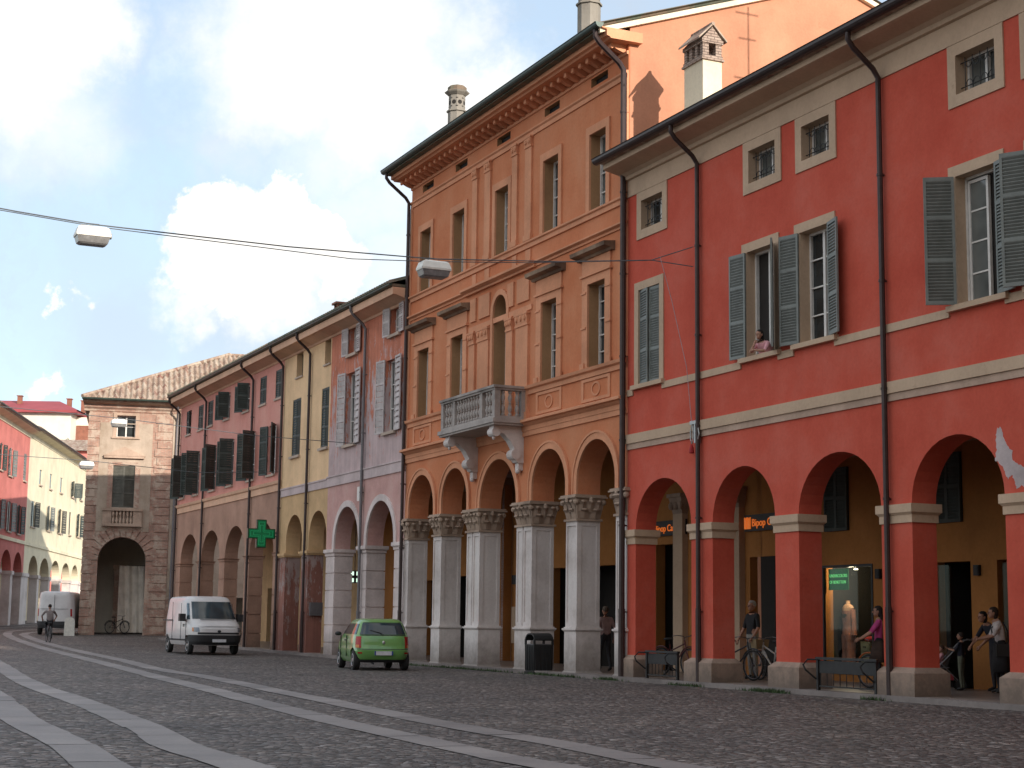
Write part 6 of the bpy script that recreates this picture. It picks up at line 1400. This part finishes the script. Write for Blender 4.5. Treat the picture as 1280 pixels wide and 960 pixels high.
# cyclist riding away
cz = gz(77.75)
cyf = (math.cos(PI/2+.42), math.sin(PI/2+.42))
person((-21.56,77.75,cz+.03), rz_of(cyf), 'cyclist in grey shirt riding away down the street', grey, darktr, hair=(.02,.015,.012), sleeve='short', wide=1.1,
       pose=dict(pelvis=(0,.24,.96), waist=(0,.22,1.10), chest=(0,.14,1.32), neck0=(0,.10,1.45), neck=(0,.08,1.51), head=(0,.05,1.62), shL=(.19,.12,1.42), shR=(-.19,.12,1.42), elL=(.34,.0,1.20), wrL=(.28,-.14,1.03), haL=(.27,-.18,1.01), elR=(-.34,.0,1.20), wrR=(-.28,-.14,1.03), haR=(-.27,-.18,1.01), hiL=(.09,.22,.92), hiR=(-.09,.22,.92), knL=(.12,-.10,.72), knR=(-.12,-.05,.58), anL=(.12,.05,.42), anR=(-.12,.15,.20), toL=(.12,-.09,.38), toR=(-.12,.0,.14)))
# ------------------------------------------------------------------ sky, clouds, sun
SUNH = (RD*.972-RN*.225).normalized(); EL = math.radians(19)
sd = Vector((SUNH.x*math.cos(EL), SUNH.y*math.cos(EL), math.sin(EL)))
sl = bpy.data.lights.new('sun', 'SUN'); sl.energy = 3.3; sl.angle = math.radians(.6); sl.color = (1,.90,.78)
so = bpy.data.objects.new('sun', sl); COL.objects.link(so); so.location = sd*100; so.rotation_euler = sd.to_track_quat('Z','Y').to_euler()
wd = bpy.data.worlds.new('World'); SC.world = wd; wd.use_nodes = True; nt = wd.node_tree; nt.nodes.clear()
out = nt.nodes.new('ShaderNodeOutputWorld'); bg_ = nt.nodes.new('ShaderNodeBackground'); nt.links.new(bg_.outputs[0], out.inputs[0])
sky = nt.nodes.new('ShaderNodeTexSky'); sky.sky_type = 'NISHITA'; sky.sun_disc = False; sky.sun_elevation = EL; sky.sun_rotation = math.atan2(sd.x, sd.y); sky.air_density = 1.0; sky.dust_density = .6; sky.ozone_density = 1.6; sky.altitude = 50
bg_.inputs['Strength'].default_value = .12
tc = nt.nodes.new('ShaderNodeTexCoord'); D_ = tc.outputs['Generated']
nz = nt.nodes.new('ShaderNodeTexNoise'); nz.inputs['Scale'].default_value = 22; nz.inputs['Detail'].default_value = 10; nz.inputs['Roughness'].default_value = .64; nt.links.new(D_, nz.inputs['Vector'])
vm = nt.nodes.new('ShaderNodeVectorMath'); vm.operation = 'SUBTRACT'; nt.links.new(nz.outputs['Color'], vm.inputs[0]); vm.inputs[1].default_value = (.5,.5,.5)
vs_ = nt.nodes.new('ShaderNodeVectorMath'); vs_.operation = 'SCALE'; nt.links.new(vm.outputs[0], vs_.inputs[0]); vs_.inputs['Scale'].default_value = .085
va = nt.nodes.new('ShaderNodeVectorMath'); va.operation = 'ADD'; nt.links.new(D_, va.inputs[0]); nt.links.new(vs_.outputs[0], va.inputs[1]); DW = va.outputs[0]
def blob(px, py, r, w, soft=.55):
    n = nt.nodes.new('ShaderNodeVectorMath'); n.operation = 'DISTANCE'; nt.links.new(DW, n.inputs[0]); n.inputs[1].default_value = sky_dir(px, py)
    m = nt.nodes.new('ShaderNodeMapRange'); m.interpolation_type = 'SMOOTHSTEP'; nt.links.new(n.outputs['Value'], m.inputs[0])
    R = r/F_PX; m.inputs[1].default_value = R*(1+soft*.4); m.inputs[2].default_value = R*(1-soft); m.inputs[3].default_value = 0; m.inputs[4].default_value = w; return m.outputs[0]
def allof(bl):
    cur = None
    for b in bl:
        v = blob(*b); cur = v if cur is None else math_(nt, 'MAXIMUM', cur, v)
    return cur
bright = allof([(268,282,48,1,.25),(240,330,45,.9,.4),(300,310,70,1,.3),(372,275,52,1,.25),(415,305,50,1,.3),(350,350,80,.9,.7),(440,345,45,.8,.5),(232,372,40,.7,.8),
    (20,20,100,1,.8),(100,40,85,1,.85),(20,90,100,.9,.9),(60,150,90,.5,1.1),(400,20,135,.95,.85),(340,90,110,.9,.9),(470,120,120,.95,.9),(560,130,80,.9,.8),(610,140,80,.9,.8),(690,150,70,.8,.9),(420,190,90,.5,1.1),(590,30,60,.6,1),(500,20,95,.8,.9),(470,260,90,.5,1.1),(300,180,70,.25,1.1),
    (45,478,24,1,.4),(72,480,22,1,.4),(30,490,22,.9,.5),(66,383,16,.8,.6),(112,378,16,.6,.6),(430,390,70,.35,.9),(505,330,70,.45,.9)])
wis = nt.nodes.new('ShaderNodeTexNoise'); wis.inputs['Scale'].default_value = 5.5; wis.inputs['Detail'].default_value = 9; wis.inputs['Roughness'].default_value = .62; nt.links.new(DW, wis.inputs['Vector'])
soft_ = nt.nodes.new('ShaderNodeMapRange'); soft_.interpolation_type = 'SMOOTHSTEP'; nt.links.new(wis.outputs['Fac'], soft_.inputs[0]); soft_.inputs[1].default_value = .40; soft_.inputs[2].default_value = .72; soft_.inputs[4].default_value = .60
lowgrey = allof([(300,400,150,.6,.9),(150,420,130,.55,.9),(120,330,90,.35,.9),(60,400,90,.35,.9),(420,400,120,.5,.9)])
base_ = mix(nt, .55, sky.outputs[0], (3.6,4.4,5.1))
gcol = mix(nt, math_(nt,'MAXIMUM', lowgrey, soft_.outputs[0]), base_, (3.0,3.25,3.7))
# bright broken clouds added outside the camera's view to brighten the facades
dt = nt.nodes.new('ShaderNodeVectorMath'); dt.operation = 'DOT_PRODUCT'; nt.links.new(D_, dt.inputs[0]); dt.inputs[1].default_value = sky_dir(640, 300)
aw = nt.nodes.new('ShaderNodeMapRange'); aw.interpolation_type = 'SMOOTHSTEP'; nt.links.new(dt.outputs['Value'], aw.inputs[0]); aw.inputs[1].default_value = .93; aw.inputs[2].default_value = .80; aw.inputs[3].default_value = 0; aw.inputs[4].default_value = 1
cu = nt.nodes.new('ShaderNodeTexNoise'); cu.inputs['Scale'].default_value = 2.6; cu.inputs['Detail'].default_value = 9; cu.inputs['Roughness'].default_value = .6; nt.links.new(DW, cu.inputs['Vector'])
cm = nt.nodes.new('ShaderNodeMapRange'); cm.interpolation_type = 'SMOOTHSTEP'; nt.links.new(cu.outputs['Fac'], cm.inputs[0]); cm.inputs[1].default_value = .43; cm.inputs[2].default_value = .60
fill_clouds = math_(nt, 'MULTIPLY', cm.outputs[0], aw.outputs[0])
wcol = mix(nt, math_(nt,'MAXIMUM', bright, fill_clouds), gcol, (5.8,5.6,5.3))
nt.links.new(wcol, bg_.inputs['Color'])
vsn = SC.view_settings; vsn.view_transform = 'Standard'; vsn.look = 'None'; vsn.gamma = 1; vsn.use_curve_mapping = False; vsn.exposure = 0.85
SC.cycles.max_bounces = 7; SC.cycles.diffuse_bounces = 4; SC.cycles.glossy_bounces = 3; SC.cycles.transmission_bounces = 4
SC.cycles.use_denoising = True; SC.cycles.sample_clamp_indirect = 4.0; SC.cycles.caustics_reflective = False; SC.cycles.caustics_refractive = False
